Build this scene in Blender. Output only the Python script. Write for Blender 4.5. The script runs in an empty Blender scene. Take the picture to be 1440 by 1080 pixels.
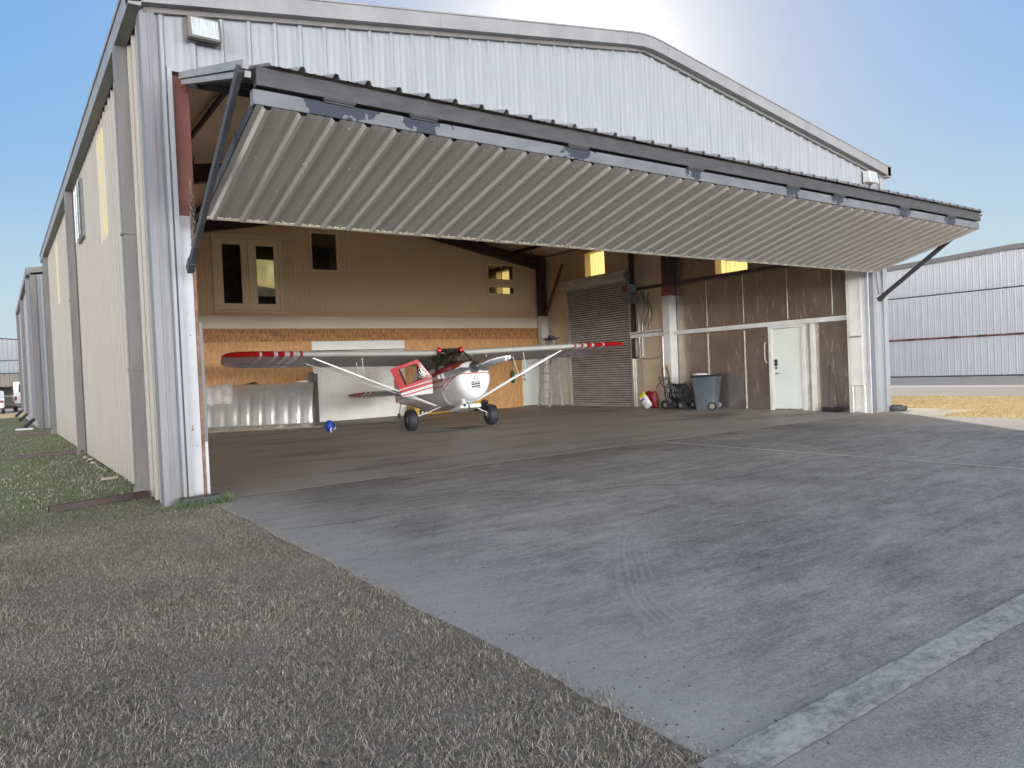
import bpy, math, random
import numpy as np
from mathutils import Vector, Matrix, noise as mnoise
random.seed(7); rng = np.random.default_rng(7)
SC = bpy.context.scene
COL = SC.collection
PI = math.pi

# ------------------------------------------------------------------ materials
def nd(nt, t, **k):
    n = nt.nodes.new(t)
    for a, b in k.items():
        if a.startswith('_'): setattr(n, a[1:], b)
    return n
def mat(name, col, rough=.6, metal=0., col2=None, scale=6., stretch=(1, 1, 1), amt=.5, bump=0., bscale=80., bstretch=(1, 1, 1),
        col3=None, scale3=2., t3=.6, stretch3=(1, 1, 1), w3=.08, spec=.5, coat=0., detail=6., r3=.6):
    m = bpy.data.materials.new(name); m.use_nodes = True
    nt = m.node_tree; L = nt.links; b = nt.nodes['Principled BSDF']
    b.inputs['Roughness'].default_value = rough; b.inputs['Metallic'].default_value = metal
    b.inputs['Specular IOR Level'].default_value = spec; b.inputs['Coat Weight'].default_value = coat
    b.inputs['Base Color'].default_value = (*col, 1)
    tc = nt.nodes.new('ShaderNodeTexCoord')
    def noise(sc, st, det=detail):
        mp = nt.nodes.new('ShaderNodeMapping'); mp.inputs['Scale'].default_value = st
        L.new(tc.outputs['Object'], mp.inputs['Vector'])
        n = nt.nodes.new('ShaderNodeTexNoise'); n.inputs['Scale'].default_value = sc; n.inputs['Detail'].default_value = det
        L.new(mp.outputs[0], n.inputs['Vector']); return n
    out = None
    if col2 is None: col2 = tuple(c * .8 for c in col)
    n = noise(scale, stretch)
    r = nt.nodes.new('ShaderNodeValToRGB'); e = r.color_ramp.elements
    e[0].position = .5 - .5 * amt * .6; e[1].position = .5 + .5 * amt * .6
    e[0].color = (*col, 1); e[1].color = (*col2, 1)
    L.new(n.outputs['Fac'], r.inputs['Fac']); out = r.outputs['Color']
    if col3:
        n3 = noise(scale3, stretch3, 12); n3.inputs['Roughness'].default_value = r3
        r3 = nt.nodes.new('ShaderNodeValToRGB'); e = r3.color_ramp.elements
        e[0].position = t3; e[1].position = t3 + w3; e[0].color = (0, 0, 0, 1); e[1].color = (1, 1, 1, 1)
        L.new(n3.outputs['Fac'], r3.inputs['Fac'])
        mx = nt.nodes.new('ShaderNodeMixRGB'); mx.inputs['Color2'].default_value = (*col3, 1)
        L.new(r3.outputs['Color'], mx.inputs['Fac']); L.new(out, mx.inputs['Color1']); out = mx.outputs['Color']
    L.new(out, b.inputs['Base Color'])
    if bump:
        bn = noise(bscale, bstretch, 4); bp = nt.nodes.new('ShaderNodeBump')
        bp.inputs['Strength'].default_value = bump; bp.inputs['Distance'].default_value = .01
        L.new(bn.outputs['Fac'], bp.inputs['Height']); L.new(bp.outputs['Normal'], b.inputs['Normal'])
    m['out'] = 1
    return m
def bsdf(m): return m.node_tree.nodes['Principled BSDF']
def src(m): # current base colour socket
    return bsdf(m).inputs['Base Color'].links[0].from_socket
def math_node(nt, op, a, b=None, c=None):
    n = nt.nodes.new('ShaderNodeMath'); n.operation = op
    for i, v in enumerate((a, b, c)):
        if v is None: continue
        if isinstance(v, (int, float)): n.inputs[i].default_value = v
        else: nt.links.new(v, n.inputs[i])
    return n.outputs[0]
def sep_obj(nt):
    tc = nt.nodes.new('ShaderNodeTexCoord'); s = nt.nodes.new('ShaderNodeSeparateXYZ')
    nt.links.new(tc.outputs['Object'], s.inputs[0]); return s.outputs[0], s.outputs[1], s.outputs[2]
def overlay(m, fac, col):
    nt = m.node_tree; mx = nt.nodes.new('ShaderNodeMixRGB'); s = src(m)
    mx.inputs['Color2'].default_value = (*col, 1)
    nt.links.new(s, mx.inputs['Color1']); nt.links.new(fac, mx.inputs['Fac'])
    nt.links.new(mx.outputs[0], bsdf(m).inputs['Base Color'])
def band(nt, v, lo, hi): # 1 inside
    a = math_node(nt, 'GREATER_THAN', v, lo); b = math_node(nt, 'LESS_THAN', v, hi)
    return math_node(nt, 'MULTIPLY', a, b)

M = {}
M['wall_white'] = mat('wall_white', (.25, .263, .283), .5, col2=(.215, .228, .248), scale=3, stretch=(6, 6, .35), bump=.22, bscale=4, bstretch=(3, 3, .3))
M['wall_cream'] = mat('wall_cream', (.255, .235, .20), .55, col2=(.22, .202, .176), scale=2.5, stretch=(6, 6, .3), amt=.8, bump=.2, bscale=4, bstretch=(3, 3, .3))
M['trim_grey'] = mat('trim_grey', (.165, .165, .18), .45, col2=(.135, .135, .15), scale=3, stretch=(4, 4, .5))
M['trim_light'] = mat('trim_light', (.22, .22, .225), .45, col2=(.18, .18, .19), scale=3)
M['downspout_paint'] = mat('downspout_paint', (.145, .138, .135), .5, col2=(.115, .11, .108), scale=3, stretch=(3, 3, .5))
M['door_skin'] = mat('door_skin', (.385, .367, .335), .45, col2=(.32, .305, .28), scale=2.2, stretch=(5, .5, .5), amt=.9, bump=.08, bscale=5, spec=.6)
M['steel_dark'] = mat('steel_dark', (.026, .027, .031), .6, col2=(.046, .046, .051), scale=7, stretch=(.6, 2, 2), bump=.1, bscale=40, col3=(.12, .075, .045), scale3=5, t3=.66)
M['steel_peel'] = mat('steel_peel', (.125, .13, .15), .6, col2=(.09, .095, .11), scale=5, stretch=(.5, 1, 1), bump=.1, bscale=30)
M['primer_red'] = mat('primer_red', (.20, .062, .045), .6, col2=(.13, .045, .035), scale=4)
M['primer_dark'] = mat('primer_dark', (.07, .032, .03), .65, col2=(.05, .027, .025), scale=4)
M['white_rust'] = mat('white_rust', (.44, .45, .48), .5, col2=(.37, .38, .41), scale=4, col3=(.10, .05, .03), scale3=22, t3=.66, w3=.03, stretch3=(1, 1, .5))
M['rust'] = mat('rust', (.13, .065, .04), .85, col2=(.24, .14, .09), scale=14, bump=.3, bscale=60)
M['white_paint'] = mat('white_paint', (.68, .67, .64), .5, col2=(.58, .575, .55), scale=3)
M['white_door'] = mat('white_door', (.70, .73, .70), .4, col2=(.65, .68, .65), scale=2)
M['beige_siding'] = mat('beige_siding', (.80, .60, .37), .6, col2=(.73, .545, .335), scale=1.6, amt=.9, bump=.05, bscale=20)
M['beige_trim'] = mat('beige_trim', (.86, .70, .48), .5, col2=(.80, .65, .44), scale=3)
M['cream_band'] = mat('cream_band', (.88, .80, .62), .6, col2=(.76, .69, .52), scale=2.4, stretch=(.6, 1, 3), amt=1.)
M['osb'] = mat('osb', (.70, .40, .17), .65, col2=(.42, .20, .07), scale=9, stretch=(3.0, 3, .55), amt=.75, detail=9, bump=.1, bscale=30, bstretch=(3, 3, .5), col3=(.60, .38, .17), scale3=1.2, t3=.52, w3=.3)
M['osb_dark'] = mat('osb_dark', (.60, .30, .11), .65, col2=(.24, .10, .035), scale=8, stretch=(2.6, 3, .9), amt=.6, detail=9, col3=(.20, .09, .035), scale3=1.8, t3=.60, w3=.1, stretch3=(.6, 1, 2))
M['garage_door'] = mat('garage_door', (.82, .82, .77), .45, col2=(.76, .76, .71), scale=1.3)
M['roller_steel'] = mat('roller_steel', (.50, .485, .46), .5, .25, col2=(.36, .34, .31), scale=2, stretch=(1, 1, 3))
M['foil'] = mat('foil', (.52, .455, .395), .27, .86, col2=(.38, .33, .285), scale=2.2, stretch=(1, 1, .6), amt=.9, bump=.22, bscale=22, bstretch=(1, .2, 2.4), col3=(.80, .76, .70), scale3=3.6, t3=.59, w3=.08, stretch3=(1, 4.5, .7))  # pale streaks put scratch highlights into the foil colour
M['foil_tan'] = mat('foil_tan', (.62, .50, .36), .55, .15, col2=(.52, .42, .30), scale=2, bump=.2, bscale=14, bstretch=(1, .3, 2))
M['foil_bright'] = mat('foil_bright', (.66, .63, .56), .32, .6, col2=(.52, .50, .45), scale=5, bump=.3, bscale=10)
M['tape'] = mat('tape', (.74, .72, .68), .35, .3, col2=(.5, .48, .45), scale=9)
M['ceiling'] = mat('ceiling', (.78, .63, .46), .75, col2=(.68, .54, .39), scale=1.5, bump=.3, bscale=6)
M['dark_room'] = mat('dark_room', (.05, .045, .04), .8)
M['quilt'] = mat('quilt', (.78, .80, .81), .36, .6, col2=(.66, .68, .69), scale=3, stretch=(1, 1, 1), bump=.15, bscale=7)
M['quilt_end'] = mat('quilt_end', (.17, .165, .155), .55, .3, col2=(.12, .115, .11), scale=5)
M['cloth_white'] = mat('cloth_white', (.86, .83, .82), .9, col2=(.62, .58, .57), scale=5, bump=.4, bscale=12, bstretch=(3, 3, .6))
M['cardboard'] = mat('cardboard', (.45, .40, .30), .8)
M['alu'] = mat('alu', (.55, .55, .53), .35, .8, col2=(.45, .45, .43), scale=6)
M['black_rubber'] = mat('black_rubber', (.017, .018, .026), .6, col2=(.026, .027, .034), scale=9, bump=.15, bscale=50)
M['black_plastic'] = mat('black_plastic', (.02, .02, .023), .45, col2=(.035, .035, .04), scale=12)
M['grey_plastic'] = mat('grey_plastic', (.22, .24, .25), .35, .3)
M['bin_blue'] = mat('bin_blue', (.075, .095, .115), .42, col2=(.10, .125, .15), scale=3, bump=.08, bscale=30)
M['bin_lid'] = mat('bin_lid', (.02, .026, .036), .45)
M['wood'] = mat('wood', (.55, .38, .22), .6, col2=(.42, .27, .14), scale=6, stretch=(4, 4, .5))
M['yellow'] = mat('yellow', (.70, .42, .03), .45, col2=(.50, .29, .03), scale=8, col3=(.06, .05, .04), scale3=6, t3=.66)
M['blue_bag'] = mat('blue_bag', (.01, .06, .42), .5, col2=(.008, .04, .28), scale=12, bump=.6, bscale=24)
M['bag_white'] = mat('bag_white', (.74, .74, .78), .5, bump=.4, bscale=12)
M['bag_yellow'] = mat('bag_yellow', (.72, .60, .03), .5)
M['bag_red'] = mat('bag_red', (.24, .012, .018), .5, bump=.4, bscale=14)
M['bag_purple'] = mat('bag_purple', (.25, .05, .30), .5)
M['green'] = mat('green', (.02, .12, .03), .7)
M['brown_channel'] = mat('brown_channel', (.030, .018, .017), .55, col2=(.05, .027, .024), scale=12, bump=.1, bscale=30)
M['chain'] = mat('chain', (.16, .14, .12), .5, .7, col2=(.09, .06, .05), scale=20)
M['screw'] = mat('screw', (.80, .78, .72), .3, .6)
# airplane
M['pl_silver'] = mat('pl_silver', (.42, .42, .40), .33, .45, col2=(.38, .38, .36), scale=2)
M['pl_white'] = mat('pl_white', (.78, .79, .80), .22, col2=(.74, .75, .76), scale=2, coat=.5)
M['pl_red'] = mat('pl_red', (.52, .012, .014), .25, col2=(.47, .010, .012), scale=2, coat=.5)
M['pl_grey'] = mat('pl_grey', (.30, .29, .27), .5, col2=(.25, .24, .22), scale=2)
M['prop'] = mat('prop', (.23, .235, .24), .35, .5, col2=(.19, .19, .195), scale=8, col3=(.12, .12, .12), scale3=9, t3=.62)
M['spinner'] = mat('spinner', (.10, .105, .11), .28, .6, col2=(.16, .16, .165), scale=10)
M['seat_dark'] = mat('seat_dark', (.045, .045, .045), .7, col2=(.16, .15, .14), scale=12)
M['interior_grey'] = mat('interior_grey', (.62, .60, .54), .8, col2=(.45, .43, .38), scale=7)

for k in ('wall_white', 'wall_cream'):
    m = M[k]; nt = m.node_tree; ox, oy, oz = sep_obj(nt)
    tc = nt.nodes.new('ShaderNodeTexCoord'); mp = nt.nodes.new('ShaderNodeMapping'); mp.inputs['Scale'].default_value = (3, 3, .5); nt.links.new(tc.outputs['Object'], mp.inputs[0])
    n_ = nt.nodes.new('ShaderNodeTexNoise'); n_.inputs['Scale'].default_value = 3; n_.inputs['Detail'].default_value = 10; n_.inputs['Roughness'].default_value = .7; nt.links.new(mp.outputs[0], n_.inputs['Vector'])
    low_ = math_node(nt, 'MAXIMUM', math_node(nt, 'SUBTRACT', .75, oz), 0.0)
    f_ = math_node(nt, 'MINIMUM', math_node(nt, 'MULTIPLY', math_node(nt, 'MULTIPLY', low_, n_.outputs[0]), .9), .55)
    overlay(m, f_, (.16, .14, .10))
    r_ = nt.nodes.new('ShaderNodeMapRange'); r_.inputs['From Min'].default_value = .57; r_.inputs['From Max'].default_value = .75; r_.inputs['To Max'].default_value = .5; nt.links.new(n_.outputs[0], r_.inputs[0])
    overlay(m, r_.outputs[0], (.22, .21, .19))

def glass(name, tint, alpha, rough=.05):
    m = bpy.data.materials.new(name); m.use_nodes = True; nt = m.node_tree
    nt.nodes.remove(nt.nodes['Principled BSDF']); out = nt.nodes['Material Output']
    t = nt.nodes.new('ShaderNodeBsdfTransparent'); t.inputs[0].default_value = (*tint, 1)
    g = nt.nodes.new('ShaderNodeBsdfGlossy'); g.inputs['Roughness'].default_value = rough
    f = nt.nodes.new('ShaderNodeFresnel'); f.inputs[0].default_value = 1.5
    mx = nt.nodes.new('ShaderNodeMixShader')
    nt.links.new(f.outputs[0], mx.inputs[0]); nt.links.new(t.outputs[0], mx.inputs[1]); nt.links.new(g.outputs[0], mx.inputs[2])
    nt.links.new(mx.outputs[0], out.inputs[0]); return m
M['glass'] = glass('glass', (.85, .87, .86), 0)
M['glass_dark'] = glass('glass_dark', (.82, .82, .80), 0)
M['windshield'] = glass('windshield', (.90, .89, .86), 0)
def translucent(name, col, w):
    m = bpy.data.materials.new(name); m.use_nodes = True; nt = m.node_tree
    nt.nodes.remove(nt.nodes['Principled BSDF']); out = nt.nodes['Material Output']
    tc = nt.nodes.new('ShaderNodeTexCoord'); mp = nt.nodes.new('ShaderNodeMapping'); mp.inputs['Scale'].default_value = (1, 7, .5)
    n = nt.nodes.new('ShaderNodeTexNoise'); n.inputs['Scale'].default_value = 3
    nt.links.new(tc.outputs['Object'], mp.inputs[0]); nt.links.new(mp.outputs[0], n.inputs['Vector'])
    r = nt.nodes.new('ShaderNodeValToRGB'); r.color_ramp.elements[0].position = .35; r.color_ramp.elements[1].position = .65
    r.color_ramp.elements[0].color = (*[c * .72 for c in col], 1); r.color_ramp.elements[1].color = (*col, 1)
    nt.links.new(n.outputs[0], r.inputs[0])
    t = nt.nodes.new('ShaderNodeBsdfTranslucent'); d = nt.nodes.new('ShaderNodeBsdfDiffuse')
    nt.links.new(r.outputs[0], t.inputs[0]); nt.links.new(r.outputs[0], d.inputs[0])
    mx = nt.nodes.new('ShaderNodeMixShader'); mx.inputs[0].default_value = w
    nt.links.new(d.outputs[0], mx.inputs[1]); nt.links.new(t.outputs[0], mx.inputs[2]); nt.links.new(mx.outputs[0], out.inputs[0])
    return m
M['skylight'] = translucent('skylight', (1.0, .80, .30), .92)
M['blind'] = translucent('blind', (1.0, .93, .66), .8)
M['old_panel'] = mat('old_panel', (.42, .345, .19), .6, col2=(.34, .30, .21), scale=4, stretch=(6, 10, .4), amt=.7, col3=(.35, .32, .27), scale3=3, t3=.5, w3=.1, stretch3=(3, 9, .5))
M['lens'] = mat('lens', (.62, .66, .66), .12, .3, col2=(.42, .46, .46), scale=10, stretch=(8, 1, .6), coat=1.)
M['bronze'] = mat('bronze', (.13, .12, .11), .5)
M['lamp_grey'] = mat('lamp_grey', (.5, .5, .5), .5)

# ------------------------------------------------------------------ mesh builder
class MB:
    def __init__(s): s.v = []; s.f = []; s.m = []; s.T = None
    def add(s, vs, fs, mi=0):
        o = len(s.v)
        s.v += [tuple(s.T(*p)) if s.T else tuple(p) for p in vs]
        s.f += [tuple(i + o for i in f) for f in fs]; s.m += [mi] * len(fs)
    def box(s, x0, x1, y0, y1, z0, z1, mi=0):
        s.add([(x0,y0,z0),(x1,y0,z0),(x1,y1,z0),(x0,y1,z0),(x0,y0,z1),(x1,y0,z1),(x1,y1,z1),(x0,y1,z1)],
              [(0,3,2,1),(4,5,6,7),(0,1,5,4),(1,2,6,5),(2,3,7,6),(3,0,4,7)], mi)
    def hexa(s, b, t, mi=0):
        s.add(list(b) + list(t), [(3,2,1,0),(4,5,6,7),(0,1,5,4),(1,2,6,5),(2,3,7,6),(3,0,4,7)], mi)
    def quad(s, a, b, c, d, mi=0): s.add([a,b,c,d], [(0,1,2,3)], mi)
    def prism(s, poly, w, mi=0):
        # poly: list of 3-D points, w: extrusion vector
        n = len(poly); w = Vector(w); top = [tuple(Vector(p) + w) for p in poly]
        s.add(list(poly) + top, [tuple(range(n-1,-1,-1)), tuple(range(n, 2*n))] + [(i,(i+1)%n,n+(i+1)%n,n+i) for i in range(n)], mi)
    def beam(s, a, b, w, h, up=(0,0,1), mi=0):
        a = Vector(a); b = Vector(b); d = (b-a).normalized(); u = Vector(up); sd = d.cross(u).normalized(); u = sd.cross(d).normalized()
        q = [sd*w/2+u*h/2, -sd*w/2+u*h/2, -sd*w/2-u*h/2, sd*w/2-u*h/2]
        s.hexa([tuple(a+i) for i in q], [tuple(b+i) for i in q], mi)
    def tube(s, pts, r, n=8, mi=0, close=False):
        P = [Vector(p) for p in pts]; k = len(P); rr = r if isinstance(r, (list, tuple)) else [r]*k
        vs = []; prev = None
        for i, p in enumerate(P):
            if close: t = P[(i+1)%k] - P[i-1]
            else: t = (P[min(i+1,k-1)] - P[max(i-1,0)])
            t.normalize()
            if prev is None:
                ref = Vector((0,0,1)) if abs(t.z) < .9 else Vector((1,0,0))
                u = t.cross(ref).normalized()
            else: u = (prev - t*prev.dot(t)).normalized()
            prev = u; w = t.cross(u)
            for j in range(n):
                a = 2*PI*j/n; vs.append(tuple(p + (u*math.cos(a)+w*math.sin(a))*rr[i]))
        fs = []
        for i in range(k if close else k-1):
            for j in range(n):
                i2 = (i+1)%k
                fs.append((i*n+j, i*n+(j+1)%n, i2*n+(j+1)%n, i2*n+j))
        if not close: fs += [tuple(range(n-1,-1,-1)), tuple(range((k-1)*n, k*n))]
        s.add(vs, fs, mi)
    def lathe(s, c, axis, prof, n=24, mi=0):
        # prof: (distance along axis, radius)
        c = Vector(c); ax = Vector(axis).normalized(); ref = Vector((0,0,1)) if abs(ax.z) < .9 else Vector((1,0,0))
        u = ax.cross(ref).normalized(); w = ax.cross(u); vs = []
        for d, r in prof:
            for j in range(n):
                a = 2*PI*j/n; vs.append(tuple(c + ax*d + (u*math.cos(a)+w*math.sin(a))*max(r, 1e-4)))
        k = len(prof)
        s.add(vs, [(i*n+j, i*n+(j+1)%n, (i+1)*n+(j+1)%n, (i+1)*n+j) for i in range(k-1) for j in range(n)]
              + [tuple(range(n-1,-1,-1)), tuple(range((k-1)*n, k*n))], mi)
    def loft(s, rings, mi=0, caps=True):
        n = len(rings[0]); vs = [p for r in rings for p in r]; k = len(rings)
        fs = [(i*n+j, i*n+(j+1)%n, (i+1)*n+(j+1)%n, (i+1)*n+j) for i in range(k-1) for j in range(n)]
        if caps: fs += [tuple(range(n-1,-1,-1)), tuple(range((k-1)*n, k*n))]
        s.add(vs, fs, mi)
    def build(s, name, mats, parent=None, smooth=True, bevel=0., angle=35):
        me = bpy.data.meshes.new(name); me.from_pydata(s.v, [], s.f)
        if not isinstance(mats, (list, tuple)): mats = [mats]
        for m in mats: me.materials.append(M[m] if isinstance(m, str) else m)
        me.polygons.foreach_set('material_index', s.m)
        if smooth:
            me.polygons.foreach_set('use_smooth', [True]*len(s.f)); me.set_sharp_from_angle(angle=math.radians(angle))
        me.update()
        o = bpy.data.objects.new(name, me); COL.objects.link(o)
        if parent is not None: o.parent = parent
        if bevel:
            b = o.modifiers.new('bevel', 'BEVEL'); b.width = bevel; b.segments = 2; b.limit_method = 'ANGLE'
        return o
def thing(name, label, cat, loc=(0,0,0), rz=0, group=None):
    o = bpy.data.objects.new(name, None); COL.objects.link(o); o.location = loc; o.rotation_euler = (0,0,rz)
    o.empty_display_size = .2
    return tag(o, label, cat, group)
def tag(o, label, cat, group=None, kind=None):
    o['label'] = label; o['category'] = cat
    if group: o['group'] = group
    if kind: o['kind'] = kind
    return o
def setting(o, label=None, cat=None):
    o['kind'] = 'structure'
    if label: o['label'] = label
    if cat: o['category'] = cat
    return o
def bx(name, m, parent, *a, bevel=0.):
    mb = MB(); mb.box(*a); return mb.build(name, m, parent, bevel=bevel)

PITCH = .3048
def ribs(u0, u1, phase=0., h=.032, minor=.004, pitch=PITCH, bw=.075, tw=.03, extra=()):
    pts = []
    k = math.floor((u0 - phase)/pitch) - 1
    while phase + k*pitch < u1 + pitch:
        c = phase + k*pitch
        pts += [(c-bw/2, 0), (c-tw/2, h), (c+tw/2, h), (c+bw/2, 0)]
        for q in (.36, .64):
            cc = c + pitch*q; pts += [(cc-.018, 0), (cc-.009, minor), (cc+.009, minor), (cc+.018, 0)]
        k += 1
    pts += [(e, None) for e in extra]
    pts.sort(key=lambda p: p[0])
    def H(u):
        q = [p for p in pts if p[1] is not None]
        for a, b in zip(q, q[1:]):
            if a[0] <= u <= b[0]: return a[1] + (b[1]-a[1])*(u-a[0])/max(b[0]-a[0], 1e-9)
        return 0
    res = [(u0, H(u0))] + [(u, h_ if h_ is not None else H(u)) for u, h_ in pts if u0 < u < u1] + [(u1, H(u1))]
    return res
def sheet(mb, prof, f0, f1, place, mi=0):
    g0 = f0 if callable(f0) else (lambda u: f0); g1 = f1 if callable(f1) else (lambda u: f1)
    vs = []
    for u, h in prof: vs += [place(u, g0(u), h), place(u, g1(u), h)]
    mb.add(vs, [(2*i, 2*i+2, 2*i+3, 2*i+1) for i in range(len(prof)-1)], mi)

# ------------------------------------------------------------------ hangar
W, HE, HR, DL = 15.13, 5.30, 6.51, 18.3
def roofz(x): return HE + (HR-HE)*(1-abs(x-W/2)/(W/2))
OL, OR, OT = .24, 14.60, 4.72
H = thing('hangar', 'large cream metal hangar with its folded up door raised over the apron', 'hangar', (0,0,0))
# front wall
mb = MB()
front = lambda u, v, h: (u, -h, v)
sheet(mb, ribs(OL, OR, .19, extra=(W/2,)), OT+.05, lambda u: roofz(u)+.05, front)
sheet(mb, ribs(.1, OL, .17), 0., lambda u: roofz(u)+.05, front)
sheet(mb, ribs(OR, W-.06, .10), 0., lambda u: roofz(u)+.05, front)
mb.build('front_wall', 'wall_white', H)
# opening trim
mb = MB()
mb.box(OL-.035, OL+.012, -.045, .06, 0, OT+.05); mb.box(OR-.012, OR+.035, -.045, .06, 0, OT+.05)
mb.box(OL+.012, OR-.012, -.045, .06, OT+.0, OT+.05)
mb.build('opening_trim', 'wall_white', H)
# corner trims
mb = MB(); mb.box(-.045, .105, -.055, -.036, -.02, HE+.02); mb.box(-.045, -.034, -.036, .16, -.02, HE)
mb.box(.03, .05, -.068, -.055, -.02, HE)
mb.build('corner_trim', 'trim_grey', H)
mb = MB(); mb.box(W-.13, W+.045, -.055, -.036, -.02, HE+.02); mb.box(W+.034, W+.045, -.036, .16, -.02, HE)
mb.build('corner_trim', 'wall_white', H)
# rake fascia (front)
mb = MB()
def rake(y0, y1, zl, zh, xo):
    xs = [-xo, W/2-.35, W/2-.1, W/2+.1, W/2+.35, W+xo]
    def zz(x):
        x2 = min(max(x, W/2-9), W/2+9)
        b = HE + (HR-HE)*(1-abs(x2-W/2)/(W/2))
        if abs(x-W/2) < .2: b -= .012
        return b
    for a, b in zip(xs, xs[1:]):
        mb.hexa([(a,y0,zz(a)+zl),(b,y0,zz(b)+zl),(b,y1,zz(b)+zl),(a,y1,zz(a)+zl)], [(a,y0,zz(a)+zh),(b,y0,zz(b)+zh),(b,y1,zz(b)+zh),(a,y1,zz(a)+zh)])
rake(-.17, -.02, .045, .235, .16)
rake(-.185, -.17, .235, .255, .17)
rake(-.17, -.02, .235, .248, .16)
for sx in (-.165, 3.6, 7.1, 8.05, 12.0): # joints of the flashing
    z = roofz(sx); mb.box(sx, sx+.012, -.176, -.17, z+.045, z+.236)
mb.build('gable_trim', 'trim_light', H)
mb = MB()
xs = [0, W/2, W]
for a, b in zip(xs, xs[1:]):
    mb.hexa([(a,-.06,roofz(a)-.01),(b,-.06,roofz(b)-.01),(b,-.02,roofz(b)-.01),(a,-.02,roofz(a)-.01)], [(a,-.06,roofz(a)+.045),(b,-.06,roofz(b)+.045),(b,-.02,roofz(b)+.045),(a,-.02,roofz(a)+.045)])
mb.build('gable_trim', 'downspout_paint', H)  # dark strip paints the thin shadow line under the fascia
# roof
mb = MB()
for sgn in (0, 1):
    prof = ribs(-.1, DL+.05, 0)
    if sgn == 0: sheet(mb, prof, -.1, W/2, lambda u, v, h: (v, u, roofz(v)+.20+h))
    else: sheet(mb, prof, W/2, W+.1, lambda u, v, h: (v, u, roofz(v)+.20+h))
mb.build('roof', 'trim_light', H)
# ceiling blanket
mb = MB()
mb.quad((.02,.02,roofz(0)+.02),(W/2,.02,roofz(W/2)+.02),(W/2,DL,roofz(W/2)+.02),(.02,DL,roofz(0)+.02))
mb.quad((W/2,.02,roofz(W/2)+.02),(W-.02,.02,roofz(W)+.02),(W-.02,DL,roofz(W)+.02),(W/2,DL,roofz(W/2)+.02))
mb.build('ceiling_insulation', 'ceiling', H, smooth=False)
# left wall with a faded panel strip
mb = MB()
left = lambda u, v, h: (-h, u, v)
for a, b, zc in ((.02, 3.35, 0), (3.35, 4.25, 1), (4.25, 13.1, 0), (13.1, 14.0, 1), (14.0, DL, 0)):
    if zc == 0: sheet(mb, ribs(a, b, .0), 0., HE+.1, left)
    else:
        sheet(mb, ribs(a, b, .0), 0., 3.55, left); sheet(mb, ribs(a, b, .0), 5.15, HE+.1, left)
        sheet(mb, ribs(a, b, .0), 3.55, 5.15, left, 1)
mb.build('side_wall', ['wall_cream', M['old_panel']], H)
bx('wall_liner', 'foil_tan', H, .03, .05, .45, 12.3, 0, HE-.02)
# small shuttered window high on the left wall
mb = MB(); mb.box(-.075, -.03, 6.45, 7.35, 4.05, 5.08)
sw = mb.build('side_window', 'trim_grey', H)
mb = MB()
for i in range(16):
    z = 4.10 + i*.06; mb.hexa([(-.095,6.49,z),(-.095,7.31,z),(-.076,7.31,z+.045),(-.076,6.49,z+.045)], [(-.10,6.49,z+.008),(-.10,7.31,z+.008),(-.08,7.31,z+.053),(-.08,6.49,z+.053)])
for y in (6.49, 6.89, 7.29): mb.box(-.11, -.1, y-.012, y+.012, 4.07, 5.06)
mb.build('shutter', 'lens', sw)
# eave gutter left
mb = MB(); mb.box(-.16, -.035, -.17, DL+.1, HE-.005, HE+.23); mb.box(-.175, -.16, -.185, DL+.1, HE+.205, HE+.255)
mb.build('gutter', 'trim_light', H)
mb = MB(); mb.box(W+.035, W+.16, -.17, DL+.1, HE-.005, HE+.23)
mb.build('gutter', 'trim_light', H)
for y in (1.02, 8.55, 17.2):
    mb = MB(); mb.box(-.165, -.035, y-.075, y+.075, .13, HE-.006)
    mb.hexa([(-.20,y-.08,.0),(-.033,y-.08,.0),(-.033,y+.08,.0),(-.20,y+.08,.0)], [(-.172,y-.08,.15),(-.033,y-.08,.15),(-.033,y+.08,.15),(-.172,y+.08,.15)])
    for z in (1.5, 3.1): mb.box(-.18, -.03, y-.092, y+.092, z, z+.03)
    mb.build('downspout', 'downspout_paint', H)
# rear wall + room at the back
mb = MB(); sheet(mb, ribs(.02, W-.02, 0., extra=(W/2,)), 0., lambda u: 4.4, lambda u, v, h: (u, DL+h, v))
sheet(mb, ribs(.02, W-.02, 0., extra=(W/2,)), 5.75, lambda u: max(5.76, roofz(u)+.18), lambda u, v, h: (u, DL+h, v))
sheet(mb, ribs(.02, 6.35, 0.), 4.4, lambda u: min(5.75, roofz(u)+.18), lambda u, v, h: (u, DL+h, v))
sheet(mb, ribs(7.45, W-.02, 0.), 4.4, lambda u: min(5.75, roofz(u)+.18), lambda u, v, h: (u, DL+h, v))
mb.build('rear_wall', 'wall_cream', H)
mb = MB(); mb.box(6.36, 7.44, DL-.05, DL-.03, 4.41, 5.74)
for i in range(20): mb.box(6.4, 7.4, DL-.06, DL-.052, 4.45+i*.065, 4.452+i*.065)
mb.build('window_blind', M['blind'], H)
bx('upper_floor', 'dark_room', H, .1, W-.1, 12.5, DL-.1, 2.9, 3.1)
bx('room_wall', 'beige_siding', H, 9.2, 9.3, 12.5, DL-.1, 3.11, 6.2)

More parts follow.
